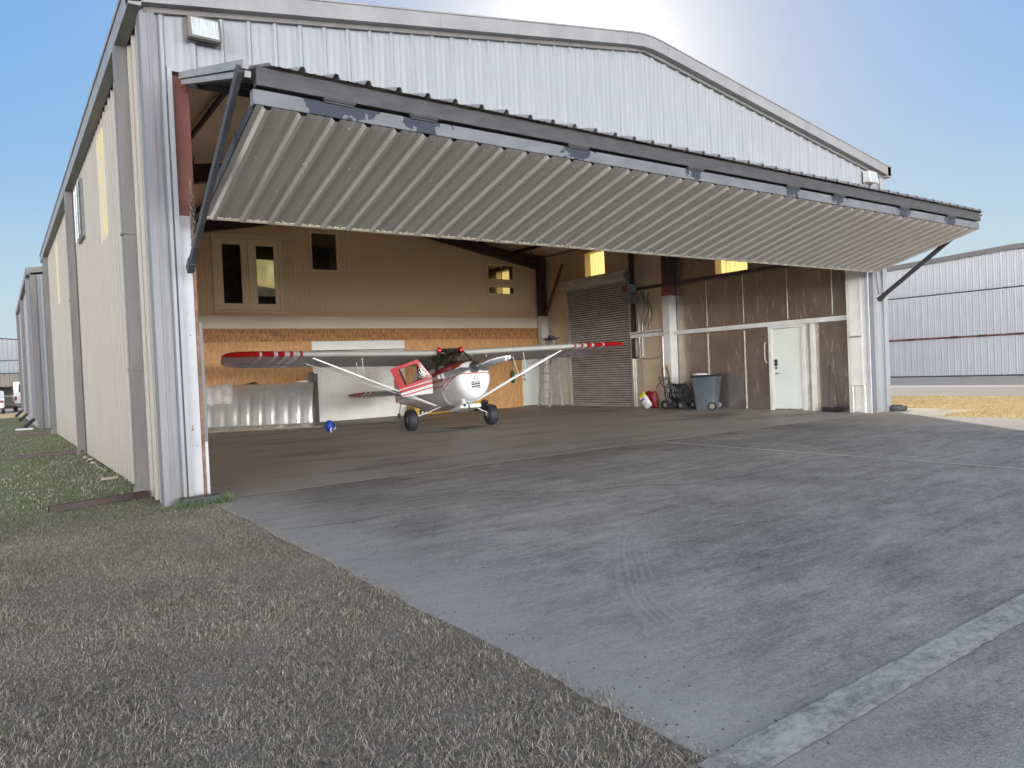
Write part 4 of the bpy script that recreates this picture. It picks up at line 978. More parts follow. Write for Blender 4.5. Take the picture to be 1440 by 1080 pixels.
# hand truck
t = thing('hand_truck', 'black hand truck with a pale wooden board strapped to it, leaning by the white column', 'hand truck', (14.30, 5.92, 0), math.radians(90))
mb = MB()
for s in (-1, 1): mb.tube([(s*.12, -.1, .06), (s*.12, -.02, .62), (s*.12, .06, 1.12), (s*.05, .10, 1.2)], .014, 6)
for z in (.25, .62, .86): mb.tube([(-.12, -.06+z*.1, z), (.12, -.06+z*.1, z)], .012, 6)
mb.box(-.17, .17, .0, .22, .03, .045); mb.tube([(-.12,0,.9),(-.18,.1,.82),(-.16,.12,.7)], .014, 6); mb.tube([(.12,0,.9),(.2,.1,.75),(.3,.12,.62)], .01, 6)
mb.build('frame', 'black_plastic', t)
for s in (-1, 1):
    mb = MB(); mb.lathe((s*.19-.03, -.05, .12), (1,0,0), [(0,.06),(.0,.10),(.015,.12),(.05,.12),(.06,.10),(.06,.06)], 20); w = mb.build('wheel', 'black_rubber', t)
    mb = MB(); mb.lathe((s*.19-.035, -.05, .12), (1,0,0), [(0,.02),(.002,.05),(.065,.05),(.068,.02)], 12); mb.build('rim', 'alu', w)
mb = MB(); mb.beam((-.04, -.07, .8), (-.06, .0, 1.28), .10, .025, up=(0,1,0)); o = mb.build('wooden_board', 'wood', None); o.location = (14.27, 5.92, 0); o.rotation_euler = (0, 0, math.radians(90)); tag(o, 'short pale wooden board standing on the black hand truck', 'board')
# feed bags
def pillow(name, loc, rot, w, h, d, mats, lean, lab, cat, zones=None):
    mb = MB(); nx, nz = 14, 18
    for side in (-1, 1):
        vs = []
        for i in range(nx+1):
            for j in range(nz+1):
                u = 2*i/nx-1; v = 2*j/nz-1
                b = (max(0, 1-abs(u)**3)*max(0, 1-abs(v)**4))**.6*d
                vs.append((u*w/2*(1-.06*abs(v)), side*b*(1+.12*mnoise.noise((u*2, v*2+side, 3))), (v+1)/2*h + .02*math.sin(u*5)*(v > .8)))
        fs = [(i*(nz+1)+j, (i+1)*(nz+1)+j, (i+1)*(nz+1)+j+1, i*(nz+1)+j+1) for i in range(nx) for j in range(nz)]
        ms = [(zones(i/nx, j/nz) if zones else 0) for i in range(nx) for j in range(nz)]
        o0 = len(mb.v); mb.v += vs; mb.f += [tuple(q+o0 for q in f) for f in fs]; mb.m += ms
    o = mb.build(name, mats, None, angle=70); o.location = loc; o.rotation_euler = rot
    return tag(o, lab, cat)
def zf_(u, v):
    if v > .80 or (v > .68 and u < .45): return 1
    if .50 < v < .62 and .25 < u < .75: return 2
    return 0
pillow('feed_bag', (14.28, 6.62, .03), (math.radians(-18), math.radians(28), math.radians(78)), .36, .48, .07, ['bag_white', 'bag_yellow', 'bag_purple'], 0, 'white and yellow paper sack slumped against the wall left of the white column', 'sack', zf_)
pillow('dark_sack', (14.58, 6.78, .0), (math.radians(-8), 0, math.radians(85)), .50, .50, .12, ['bag_red'], 0, 'dark red sack standing behind the white and yellow sack', 'sack')
# broom and dustpan
t = thing('broom', 'black push broom standing upright against the foil wall right of the white door', 'broom', (14.55, 1.10, 0))
mb = MB(); mb.tube([(.20, .05, 1.08), (-.02, 0, .10)], .013, 8); mb.build('handle', 'black_plastic', t)
mb = MB(); mb.box(-.10, .08, -.13, .13, .07, .12); mb.build('head', 'black_plastic', t, bevel=.01)
mb = MB()
for i in range(26):
    y = -.12+.24*i/25
    for x in (-.08, -.02, .05): mb.beam((x, y, .0), (x*.9, y, .072), .010, .014, up=(0,1,0))
mb.build('bristles', 'black_plastic', t)
t = thing('dustpan', 'black long handled dustpan beside the push broom', 'dustpan', (14.62, .90, 0))
mb = MB(); mb.tube([(.14, .18, .88), (.02, 0, .1)], .009, 8); mb.build('handle', 'steel_dark', t)
mb = MB(); mb.hexa([(-.13,-.09,.0),(.1,-.09,.0),(.1,.09,.0),(-.13,.09,.0)], [(-.12,-.085,.02),(.1,-.09,.11),(.1,.09,.11),(-.12,.085,.02)]); mb.build('pan', 'black_plastic', t, bevel=.006)

# ------------------------------------------------------------------ small things outside
def block(loc, rz, label, w=.40, d=.12, h=.085):
    t = thing('rubber_block', label, 'block', loc, rz)
    mb = MB(); mb.box(-w/2, w/2, -d/2, d/2, -.02, h); mb.build('block_body', 'black_plastic', t, bevel=.008)
    mb = MB(); mb.box(-w*.14, w*.10, -d/2-.004, -d/2+.002, .02, h-.02); mb.build('handle_recess', 'bin_lid', t)
    return t
block((.30, -.13, 0), math.radians(2), 'flat black plastic block on the grass at the foot of the left door post')
t = thing('rubber_roll', 'flat black rubber roll on the ground at the right front corner of the hangar', 'rubber roll', (15.34, -.05, 0))
mb = MB(); mb.lathe((0,0,0), (0,0,1), [(-.01,.20),(.0,.24),(.05,.26),(.11,.25),(.12,.21),(.10,.19)], 28); mb.build('roll_body', 'black_rubber', t)
def channel(y, x1, yend, label, w=.075):
    a = Vector((-.06, y, .015)); b = Vector((x1, yend, -.0)); d = (b-a).normalized(); s = Vector((-d.y, d.x, 0))
    mb = MB()
    mb.beam(a, b, w, .012, up=(0,0,1)); mb.beam(a+s*w/2+Vector((0,0,.03)), b+s*w/2+Vector((0,0,.03)), .01, .07); mb.beam(a-s*w/2+Vector((0,0,.03)), b-s*w/2+Vector((0,0,.03)), .01, .07)
    o = mb.build('drain_channel', 'brown_channel', None); tag(o, label, 'drain channel', None)
channel(.90, -1.06, .68, 'dark brown metal drain channel on the grass under the nearest downspout')
channel(8.50, -1.25, 8.72, 'dark brown drain channel on the grass under the second downspout, midway along the wall')
channel(17.2, -1.1, 17.5, 'dark brown drain channel under the downspout at the far end of the hangar')
# bits of wood and stone beside the wall
bx_ = MB(); bx_.box(-.10, .10, -.035, .035, 0, .03); o = bx_.build('wood_scrap', 'cardboard', None); o.location = (-.20, 3.2, .01); o.rotation_euler = (0, 0, .2); tag(o, 'small pale scrap of wood on the green grass beside the left wall', 'wood scrap')
mb = MB()
for k, (x, y) in enumerate(((-.13, 6.1), (-.10, 6.9), (-.13, 7.4))): mb.lathe((x, y, 0), (0, 0, 1), [(0, .05), (.02, .045), (.03, .02)], 7)
mb.tube([(-.12, 4.4, .012), (-.14, 5.2, .012), (-.11, 6.2, .012)], .008, 5)
o = mb.build('rubble', 'cardboard', None); tag(o, 'loose pale rubble and cord along the foot of the left wall', 'rubble', None, 'stuff')

# ------------------------------------------------------------------ neighbouring hangars
def far_wall(mb, place, u0, u1, z0, z1, ph=0, h=.03, minor=0.): sheet(mb, ribs(u0, u1, ph, h=h, minor=minor), z0, z1, place)
# hangar right behind ours
N = thing('hangar', 'grey hangar standing directly behind the cream one at far left', 'hangar', (-.30, 21.3, 0))
mb = MB(); Ln = 16.
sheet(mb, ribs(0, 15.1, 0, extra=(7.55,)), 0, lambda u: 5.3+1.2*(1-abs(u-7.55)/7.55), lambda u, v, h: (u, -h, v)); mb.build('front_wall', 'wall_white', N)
mb = MB(); sheet(mb, ribs(0, Ln, 0), 0, 5.4, lambda u, v, h: (-h, u, v)); mb.build('side_wall', 'trim_grey', N)
mb = MB(); mb.quad((0,Ln,0),(15.1,Ln,0),(15.1,Ln,5.3),(0,Ln,5.3)); mb.add([(0,Ln,5.3),(15.1,Ln,5.3),(7.55,Ln,6.5)], [(0,1,2)]); mb.quad((15.1,0,0),(15.1,Ln,0),(15.1,Ln,5.3),(15.1,0,5.3)); mb.build('rear_wall', 'wall_cream', N, smooth=False)
mb = MB(); mb.quad((-.1,-.1,5.4),(7.55,-.1,6.62),(7.55,Ln,6.62),(-.1,Ln,5.4)); mb.quad((7.55,-.1,6.62),(15.2,-.1,5.4),(15.2,Ln,5.4),(7.55,Ln,6.62)); mb.build('roof', 'trim_light', N, smooth=False)
mb = MB(); mb.box(-.16, -.04, -.12, Ln+.1, 5.3, 5.52); mb.build('gutter', 'trim_light', N)
mb = MB(); mb.hexa([(-.16,-.16,5.33),(7.55,-.16,6.52),(7.55,-.05,6.52),(-.16,-.05,5.33)], [(-.16,-.16,5.52),(7.55,-.16,6.72),(7.55,-.05,6.72),(-.16,-.05,5.52)]); mb.build('gable_trim', 'downspout_paint', N)
mb = MB(); mb.box(-.05, .12, -.07, -.04, 0, 5.3); mb.box(.35, .42, -.07, -.04, 0, 5.3); mb.build('corner_trim', 'downspout_paint', N)
for y in (.9, 8.2, 15.4):
    mb = MB(); mb.box(-.16, -.04, y-.07, y+.07, .3, 5.29); mb.build('downspout', 'downspout_paint' if y > 1 else 'trim_grey', N)
    mb = MB(); mb.beam((-.10, y, .34), (-.42, y-.1, .05), .13, .10); mb.build('downspout_elbow', 'black_plastic', N)
o = bx('splash_block', 'white_paint', None, -1.0, -.5, 21.2, 21.6, .0, .05); tag(o, 'pale concrete splash block on the grass by the grey hangar behind', 'splash block')
# distant hangar at far left
F = thing('hangar', 'distant white hangar with an open blue shaded door at the far left edge', 'hangar', (-14., 64., 0))
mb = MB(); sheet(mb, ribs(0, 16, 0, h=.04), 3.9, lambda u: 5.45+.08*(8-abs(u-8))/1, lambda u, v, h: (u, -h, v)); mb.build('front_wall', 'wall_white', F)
mb = MB(); sheet(mb, ribs(.4, 15.6, 0, h=.05), 0, 1., lambda u, v, h: (u, -1.5*(1-v)+0*h, 2.85+1.05*v+h)); mb.build('door_leaf', 'lens', F)
mb = MB(); sheet(mb, ribs(.4, 15.6, 0, h=.05), 0, 1., lambda u, v, h: (u, -1.5+.3*(1-v)-h, 1.75+1.05*v)); mb.build('door_leaf', 'wall_cream', F)
mb = MB(); mb.box(.4, 15.6, -1.56, -1.5, 2.78, 2.86); mb.box(.3, 15.7, -.1, -.05, 3.88, 3.95); mb.build('hinge_beam', 'steel_dark', F)
mb = MB(); mb.quad((0,14,0),(16,14,0),(16,14,5.4),(0,14,5.4)); mb.quad((0,0,0),(0,14,0),(0,14,5.4),(0,0,5.4)); mb.quad((16,0,0),(16,14,0),(16,14,5.4),(16,0,5.4)); mb.build('side_wall', 'wall_cream', F, smooth=False)
mb = MB(); mb.quad((-.2,-.2,5.5),(8,-.2,6.15),(8,14,6.15),(-.2,14,5.5)); mb.quad((8,-.2,6.15),(16.2,-.2,5.5),(16.2,14,5.5),(8,14,6.15)); mb.build('roof', 'trim_light', F, smooth=False)
# grey aeroplane nose inside the distant hangar
t = thing('parked_aircraft', 'dark grey aeroplane in the shade of the distant open hangar', 'aeroplane', (-2.6, 64.2, 0))
mb = MB(); mb.loft([ring(y, hw, a, b, 16, 2.2) for y, hw, a, b in ((-.6, .15, 1.3, 1.0), (-.3, .45, 1.5, .8), (.6, .55, 1.8, .7), (1.5, .55, 1.9, .7), (3.5, .3, 1.5, .9), (5.5, .1, 1.4, 1.1))]); mb.build('fuselage', 'pl_grey', t)
mb = MB(); mb.loft([[(-4.5, .4, 1.0), (-4.5, 1.4, 1.0), (-4.5, 1.4, 1.06), (-4.5, .4, 1.1)], [(4.5, .4, .9), (4.5, 1.4, .9), (4.5, 1.4, .96), (4.5, .4, 1.0)]]); mb.build('wing', 'trim_light', t)
for x in (-1.1, 0, 1.1):
    mb = MB(); mb.lathe((x-.07, .6 if x else -.2, .25), (1,0,0), [(0,.25),(.14,.25)], 16); mb.build('wheel', 'black_rubber', t)
# van (rear towards us)
V = thing('van', 'white panel van seen from behind, parked beyond the hangars at far left', 'van', (.35, 49.5, 0))
mb = MB(); s_ = [(0, 0.35), (0, 1.15), (.12, 1.25), (.35, 1.93), (.6, 2.0), (3.3, 2.0), (3.9, 1.35), (4.7, 1.15), (4.8, .35)]
mb.prism([(-.88, y, z) for y, z in s_], (1.76, 0, 0)); mb.build('body', 'pl_white', V, bevel=.06)
mb = MB(); mb.hexa([(-.62,.07,1.30),(.62,.07,1.30),(.62,.10,1.28),(-.62,.10,1.28)], [(-.58,.28,1.82),(.58,.28,1.82),(.58,.31,1.80),(-.58,.31,1.80)]); mb.build('rear_window', 'bin_lid', V)
for s in (-1, 1):
    bx('tail_light', 'bag_red', V, s*.80-.07, s*.80+.07, -.02, .02, .75, 1.02)
    mb = MB(); mb.box(s*.885-.004, s*.885+.004, .8, 1.9, 1.3, 1.8); mb.box(s*.885-.004, s*.885+.004, 2.1, 3.2, 1.3, 1.8); mb.build('side_window', 'bin_lid', V)
    for y in (.85, 3.9): mb = MB(); mb.lathe((s*.80-.1, y, .34), (1,0,0), [(0,.25),(.0,.34),(.2,.34),(.2,.25)], 20); mb.build('wheel', 'black_rubber', V)
bx('bumper', 'trim_light', V, -.9, .9, -.09, -.0, .42, .55); bx('license_plate', 'bag_white', V, -.16, .16, -.03, -.021, .62, .76)
C_ = thing('parked_car', 'white car cut by the left edge of the photo, beside the van', 'car', (-1.95, 45.5, 0))
mb = MB(); s_ = [(0, .35), (0, .9), (.2, 1.0), (.8, 1.05), (1.4, 1.42), (2.8, 1.42), (3.5, .98), (4.3, .85), (4.4, .35)]
mb.prism([(-.85, y, z) for y, z in s_], (1.7, 0, 0)); mb.build('body', 'pl_white', C_, bevel=.08)
mb = MB(); mb.hexa([(-.6,.82,1.07),(.6,.82,1.07),(.6,.86,1.05),(-.6,.86,1.05)], [(-.55,1.33,1.39),(.55,1.33,1.39),(.55,1.37,1.37),(-.55,1.37,1.37)]); mb.build('rear_window', 'bin_lid', C_)
for s in (-1, 1):
    bx('tail_light', 'bag_red', C_, s*.72-.1, s*.72+.1, -.02, .02, .68, .82)
    for y in (.75, 3.5): mb = MB(); mb.lathe((s*.78-.09, y, .31), (1,0,0), [(0,.22),(.0,.31),(.18,.31),(.18,.22)], 18); mb.build('wheel', 'black_rubber', C_)
# hangar across the taxiway on the right
G = thing('hangar', 'pale blue grey hangar with a closed door across the taxiway on the right', 'hangar', (38.5, 0, 0))
M['far_white'] = mat('far_white', (.42, .43, .45), .6, col2=(.38, .39, .41), scale=2, stretch=(3, 3, .4))
pc = lambda u, v, h: (-h, u, v); Y0, Y1, YC = -9., 20.6, 5.8
gz = lambda u: 5.45 + .30*(1-abs(u-YC)/8.5)*2.0 - .0
def gz(u): return 6.02 - .043*max(0, abs(u-YC)-.6)*1.0
mb = MB(); far_wall(mb, pc, Y0, Y1, 4.28, 4.3); sheet(mb, ribs(Y0, Y1, 0, h=.013, extra=(YC,)), 4.28, gz, pc); mb.build('front_wall', 'far_white', G)
mb = MB(); sheet(mb, ribs(Y0+.3, Y1-.3, 0, h=.013), .06, 1.95, lambda u, v, h: (-.10-h, u, v)); mb.build('door_leaf', 'far_white', G)
mb = MB(); sheet(mb, ribs(Y0+.3, Y1-.3, 0, h=.013), 2.05, 4.18, lambda u, v, h: (-.10-h, u, v)); mb.build('door_leaf', 'far_white', G)
bx('door_rail', 'primer_red', G, -.20, -.08, Y0+.3, Y1-.3, 1.975, 2.035)
for y in (Y0+3, 0.5, 4, 5.6, 7.2, 8.5, 10.6): bx('rail_bracket', 'primer_dark', G, -.25, -.221, y-.18, y+.18, 1.955, 2.055)
bx('door_header', 'steel_dark', G, -.16, -.0, Y0, Y1, 4.22, 4.27); bx('door_sill', 'steel_dark', G, -.14, -.06, Y0, Y1, 0., .06)
mb = MB()
for a, b in ((Y0, YC), (YC, Y1)): mb.hexa([(-.2,a,gz(a)+.02),(-.2,b,gz(b)+.02),(-.05,b,gz(b)+.02),(-.05,a,gz(a)+.02)], [(-.2,a,gz(a)+.26),(-.2,b,gz(b)+.26),(-.05,b,gz(b)+.26),(-.05,a,gz(a)+.26)])
mb.build('gable_trim', 'downspout_paint', G, smooth=False)
mb = MB()
for a, b in ((Y0, YC), (YC, Y1)): mb.quad((0,a,gz(a)+.15),(18,a,gz(a)+.15),(18,b,gz(b)+.15),(0,b,gz(b)+.15))
mb.quad((0,Y1,0),(18,Y1,0),(18,Y1,gz(Y1)),(0,Y1,gz(Y1))); mb.quad((0,Y0,0),(18,Y0,0),(18,Y0,gz(Y0)),(0,Y0,gz(Y0))); mb.quad((18,Y0,0),(18,Y1,0),(18,Y1,5.4),(18,Y0,5.4))
mb.build('roof', 'trim_light', G, smooth=False)

# ------------------------------------------------------------------ ground
def ground_mat():
    m = mat('lawn_soil', (.22, .19, .165), .95, col2=(.38, .335, .29), scale=60, amt=1., bump=.6, bscale=60)
    nt = m.node_tree; ox, oy, oz = sep_obj(nt)
    g = math_node(nt, 'GREATER_THAN', ox, 13.); overlay(m, g, (.64, .49, .25))
    gy = band(nt, oy, .4, 36.); gl = math_node(nt, 'MULTIPLY', gy, math_node(nt, 'LESS_THAN', ox, 1.)); overlay(m, gl, (.17, .19, .08))
    far = math_node(nt, 'GREATER_THAN', oy, 37.); overlay(m, far, (.42, .31, .13))
    return m
def plane(name, m, x0, x1, y0, y1, z, smooth=False):
    mb = MB(); mb.quad((x0,y0,z),(x1,y0,z),(x1,y1,z),(x0,y1,z)); o = mb.build(name, m, None, smooth=False); return setting(o)
M['lawn'] = ground_mat()
plane('ground', M['lawn'], -400, 600, -400, 800, -.0105)
# concrete
def concrete(name, c1, c2, dirt=True):
    m = mat(name, c1, .82, col2=c2, scale=.55, stretch=(1, .55, 1), amt=.9, bump=.25, bscale=110, detail=10)
    nt = m.node_tree; L = nt.links
    def nz(sc, st, det=8, rough=.6, off=0):
        tc = nt.nodes.new('ShaderNodeTexCoord'); mp = nt.nodes.new('ShaderNodeMapping'); mp.inputs['Scale'].default_value = st; mp.inputs['Location'].default_value = (off, off*.7, 0)
        n = nt.nodes.new('ShaderNodeTexNoise'); n.inputs['Scale'].default_value = sc; n.inputs['Detail'].default_value = det; n.inputs['Roughness'].default_value = rough
        L.new(tc.outputs['Object'], mp.inputs[0]); L.new(mp.outputs[0], n.inputs['Vector']); return n.outputs['Fac']
    def ramp(f, a, b):
        r = nt.nodes.new('ShaderNodeMapRange'); r.inputs['From Min'].default_value = a; r.inputs['From Max'].default_value = b; L.new(f, r.inputs['Value']); return r.outputs[0]
    return m, nt, nz, ramp
m, nt, nz, ramp = concrete('apron_concrete', (.195, .188, .182), (.125, .121, .120))
ox, oy, oz = sep_obj(nt)
mul = lambda a, b: math_node(nt, 'MULTIPLY', a, b)
def mixn(v, lo, hi, c1, c2):
    r = nt.nodes.new('ShaderNodeMapRange'); r.inputs['From Min'].default_value = lo; r.inputs['From Max'].default_value = hi; L_ = nt.links; L_.new(v, r.inputs['Value'])
    mx = nt.nodes.new('ShaderNodeMixRGB'); mx.inputs['Color1'].default_value = (*c1, 1); mx.inputs['Color2'].default_value = (*c2, 1); L_.new(r.outputs[0], mx.inputs['Fac']); return mx.outputs[0]
def add(a_, b_): return math_node(nt, 'ADD', a_, b_)
n1 = nz(.55, (1, .8, 1), 15, .72, 3); n2 = nz(2.6, (.45, 1.8, 1), 15, .80, 11); n3 = nz(16, (.6, 1.4, 1), 12, .85, 29)
v = add(add(add(mul(n1, .22), mul(n2, .30)), mul(n3, .24)), mul(nz(55, (1, 1, 1), 3, .9, 83), .24))
nt.links.new(mixn(v, .42, .575, (.105, .100, .097), (.49, .47, .445)), bsdf(m).inputs['Base Color'])
# dark rubber / oil stains
overlay(m, mul(ramp(nz(.8, (.7, 1.6, 1), 12, .72, 20), .56, .68), .30), (.12, .117, .115))
overlay(m, mul(ramp(nz(3.2, (1, 1, 1), 12, .78, 44), .63, .69), .38), (.085, .082, .082))
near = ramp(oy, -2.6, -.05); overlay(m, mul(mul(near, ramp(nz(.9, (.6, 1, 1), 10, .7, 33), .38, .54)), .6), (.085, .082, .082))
# chalky scratches
overlay(m, mul(ramp(nz(1.6, (1, 3.2, 1), 14, .82, 61), .58, .66), .65), (.46, .45, .435))
overlay(m, mul(ramp(nz(9, (1.5, .35, 1), 12, .8, 71), .62, .70), .5), (.46, .45, .43))
# clean pale strip along the grass
edge = ramp(math_node(nt, 'ADD', ox, math_node(nt, 'MULTIPLY', nz(1.3, (1, 1, 1), 12, .75, 5), 1.3)), 2.2, .95)
overlay(m, mul(edge, .72), (.47, .455, .43))
# grit
overlay(m, mul(ramp(nz(70, (1, 1, 1), 4, .8, 1), .56, .66), .35), (.45, .44, .43)); overlay(m, mul(ramp(nz(60, (1, 1, 1), 4, .8, 7), .58, .68), .55), (.05, .05, .05))
# sunlit warmth painted into the colour past the corner on the right
overlay(m, mul(ramp(ox, 11., 16.), .8), (.60, .51, .38))
M['apron'] = m
mb = MB()
# irregular edge against the grass
n = 150; ed = []
for i in range(n+1):
    y = -18 + 18.02*i/n
    x = .43 + .012*math.sin(y*3.1) + .018*mnoise.noise((y*4, 0, 0)) + .010*mnoise.noise((y*19, 3, 0)) - .02*(y/-7.) ; ed.append((x, y))
vs = []
for x, y in ed: vs += [(x, y, -.003), (14.1 + (1.3 if y > -1.5 else 0), y, -.003)]
mb.add(vs, [(2*i, 2*i+1, 2*i+3, 2*i+2) for i in range(n)])
o = mb.build('apron', M['apron'], None, smooth=False); setting(o)
# side face of the slab
mb = MB(); vs = []
for x, y in ed: vs += [(x, y, -.003), (x+.004, y, -.03)]
mb.add(vs, [(2*i, 2*i+2, 2*i+3, 2*i+1) for i in range(n)]); o = mb.build('apron_edge', M['lawn'], None, smooth=False); setting(o)
plane('corner_slab', M['apron'], 15.4, 16.2, -.9, 2.5, -.004)
m, nt, nz, ramp = concrete('floor_concrete', (.42, .405, .38), (.33, .318, .30))
bsdf(m).inputs['Roughness'].default_value = .55
mul2 = lambda a, b: math_node(nt, 'MULTIPLY', a, b)
overlay(m, mul2(ramp(nz(1.2, (.5, 2, 1), 8, .6, 3), .55, .72), .5), (.17, .155, .14)); overlay(m, mul2(ramp(nz(.7, (.5, 1.5, 1), 6, .6, 23), .52, .68), .6), (.042, .038, .035))
overlay(m, mul2(ramp(nz(90, (1, 1, 1), 2, .6, 1), .54, .72), .3), (.2, .19, .18))
M['floor'] = m
plane('hangar_floor', M['floor'], .02, 15.1, .03, 18.2, 0.0)
# joints and painted lines
M['joint'] = mat('joint', (.78, .76, .66), .8, col2=(.46, .45, .42), scale=6, stretch=(.5, .5, 1), amt=1., col3=(.16, .155, .15), scale3=7, t3=.60)
M['line_paint'] = mat('line_paint', (.64, .62, .585), .8, col2=(.47, .46, .44), scale=2.5, stretch=(1, 1, 1), amt=.9, col3=(.21, .205, .20), scale3=7, t3=.44, w3=.16, stretch3=(.8, 1.3, 1), detail=12, r3=.86)
plane('floor_joint', M['joint'], .45, 14.5, -.008, .030, .004)
plane('apron_joint', M['joint'], 7.545, 7.60, -18, -.01, .002)
mb = MB(); vs = []
for i in range(1400):
    x = .34 + 13.6*i/1399; e1 = .010*mnoise.noise((x*9, 1, 0)) + .008*mnoise.noise((x*40, 5, 0)); e2 = .010*mnoise.noise((x*9, 9, 0)) + .008*mnoise.noise((x*40, 13, 0)); vs += [(x, -7.155+e1, .001), (x, -6.992+e2, .001)]
mb.add(vs, [(2*i, 2*i+2, 2*i+3, 2*i+1) for i in range(1399)]); setting(mb.build('painted_line', M['line_paint'], None, smooth=False))
M['crack'] = mat('crack', (.045, .042, .04), .9)
def ribbon(name, pts, w, z, m):
    mb = MB(); vs = []
    for i, p in enumerate(pts):
        a = Vector(pts[max(i-1, 0)]); b = Vector(pts[min(i+1, len(pts)-1)]); d = (b-a).normalized(); s = Vector((-d.y, d.x))
        ww = w if not callable(w) else w(i/(len(pts)-1)); vs += [(p[0]+s.x*ww/2, p[1]+s.y*ww/2, z), (p[0]-s.x*ww/2, p[1]-s.y*ww/2, z)]
    mb.add(vs, [(2*i, 2*i+1, 2*i+3, 2*i+2) for i in range(len(pts)-1)]); return mb.build(name, m, None, smooth=False)
def fade(name, col, thr, opac, sc=14, st=(1, 1, 1)):
    m = bpy.data.materials.new(name); m.use_nodes = True; nt = m.node_tree; b = nt.nodes['Principled BSDF']; b.inputs['Base Color'].default_value = (*col, 1); b.inputs['Roughness'].default_value = .85
    tc = nt.nodes.new('ShaderNodeTexCoord'); mp = nt.nodes.new('ShaderNodeMapping'); mp.inputs['Scale'].default_value = st; n = nt.nodes.new('ShaderNodeTexNoise'); n.inputs['Scale'].default_value = sc; n.inputs['Detail'].default_value = 9; n.inputs['Roughness'].default_value = .7
    r = nt.nodes.new('ShaderNodeMapRange'); r.inputs['From Min'].default_value = thr; r.inputs['From Max'].default_value = thr+.16; r.inputs['To Max'].default_value = opac
    nt.links.new(tc.outputs['Object'], mp.inputs[0]); nt.links.new(mp.outputs[0], n.inputs['Vector']); nt.links.new(n.outputs[0], r.inputs[0]); nt.links.new(r.outputs[0], b.inputs['Alpha']); return m
chalk = fade('chalk_mark', (.58, .57, .56), .38, .34, 9)
base = [(3.42, -4.01), (2.84, -4.27), (2.28, -4.59), (1.75, -5.15), (1.34, -5.65), (1.11, -6.1)]
def spline(P, n=10):
    out = []
    for i in range(len(P)-1):
        p0 = P[max(i-1, 0)]; p1 = P[i]; p2 = P[i+1]; p3 = P[min(i+2, len(P)-1)]
        for k in range(n):
            t = k/n; out.append(tuple(.5*((2*p1[j]) + (-p0[j]+p2[j])*t + (2*p0[j]-5*p1[j]+4*p2[j]-p3[j])*t*t + (-p0[j]+3*p1[j]-3*p2[j]+p3[j])*t**3) for j in (0, 1)))
    out.append(P[-1]); return out
for off, w in ((0, .045), (.06, .022), (.105, .014), (.15, .030), (.205, .012)):
    pts = spline([(x+off*.85, y-off*.5+.0) for x, y in base]); o = ribbon('tyre_scuff', pts, w, .001+off*.002, chalk); tag(o, 'curved pale tyre scuff on the apron concrete', 'tyre mark', 'tyre scuffs on the apron')
for i, (x, y, rx, ry) in enumerate(((1.56, -3.91, .10, .07), (2.05, -5.55, .045, .045), (3.55, -5.9, .09, .05), (1.25, -6.08, .22, .10), (2.3, -5.85, .12, .07))):
    mb = MB(); c = [(x+rx*math.cos(q)*(1+.12*math.sin(3*q+i)), y+ry*math.sin(q)*(1+.1*math.cos(2*q)), .0025+.0003*i) for q in [2*PI*k/24 for k in range(24)]]; mb.add(c, [tuple(range(24))])
    o = mb.build('pale_spot', chalk if i > 1 else fade('spot_mark', (.42, .43, .45), .15, .75, 30), None, smooth=False); setting(o)
for pts in ([(2.6, -2.5), (3.1, -2.45), (3.5, -2.75), (4.1, -2.9), (4.6, -3.3), (5.3, -3.4), (5.9, -3.8)], [(3.1, -2.45), (2.9, -2.0), (2.3, -1.8), (1.7, -1.9)], [(.5, -2.2), (1.1, -2.35), (1.6, -2.3)]):
    pp = [(x+.03*mnoise.noise((x*5, y*5, 2)), y+.05*mnoise.noise((x*6, y*6, 8))) for x, y in spline(pts, 12)]
    o = ribbon('crack', pp, lambda t: .012*(1-abs(2*t-1))+.005, .0015, M['crack']); setting(o)
# pale patch on the hangar floor by the wheels
mb = MB(); mb.add([(7.1, 6.5, .003), (7.25, 5.7, .003), (8.1, 5.9, .003), (8.0, 6.35, .003), (7.6, 6.5, .003)], [(0,1,2,3,4)]); o = mb.build('floor_patch', fade('patch_mark', (.26, .22, .18), .2, .7, 8), None, smooth=False); setting(o)
# pebbles and debris along the slab edge
mb = MB()
for i in range(160):
    y = -7.5+7.2*random.random(); x = .46+abs(random.gauss(0, .25)); r = random.uniform(.003, .007); mb.lathe((x, y, -.003), (0,0,1), [(0, r), (r*.4, r*.8), (r*.6, r*.2)], 5)
M['litter'] = mat('litter', (.10, .085, .06), .9)
o = mb.build('leaf_litter', 'litter', None); tag(o, 'scattered leaf crumbs and grit along the concrete edge', 'litter', None, 'stuff')
# taxiway and far apron
M['taxi'] = mat('taxi', (.36, .32, .27), .9, col2=(.29, .26, .22), scale=1.2, stretch=(2, .2, 1), bump=.2, bscale=40)
M['far_apron'] = mat('far_apron', (.56, .51, .44), .9, col2=(.50, .46, .40), scale=1)
plane('taxiway', M['taxi'], 21.2, 27.2, -300, 300, -.0045)
plane('far_apron', M['far_apron'], 27.2, 38.6, -60, 60, -.0065)
plane('far_pavement', M['far_apron'], -60, 60, -90, -18, -.0085)
plane('far_pavement', M['taxi'], -80, 20.9, 44.5, 80, -.006)

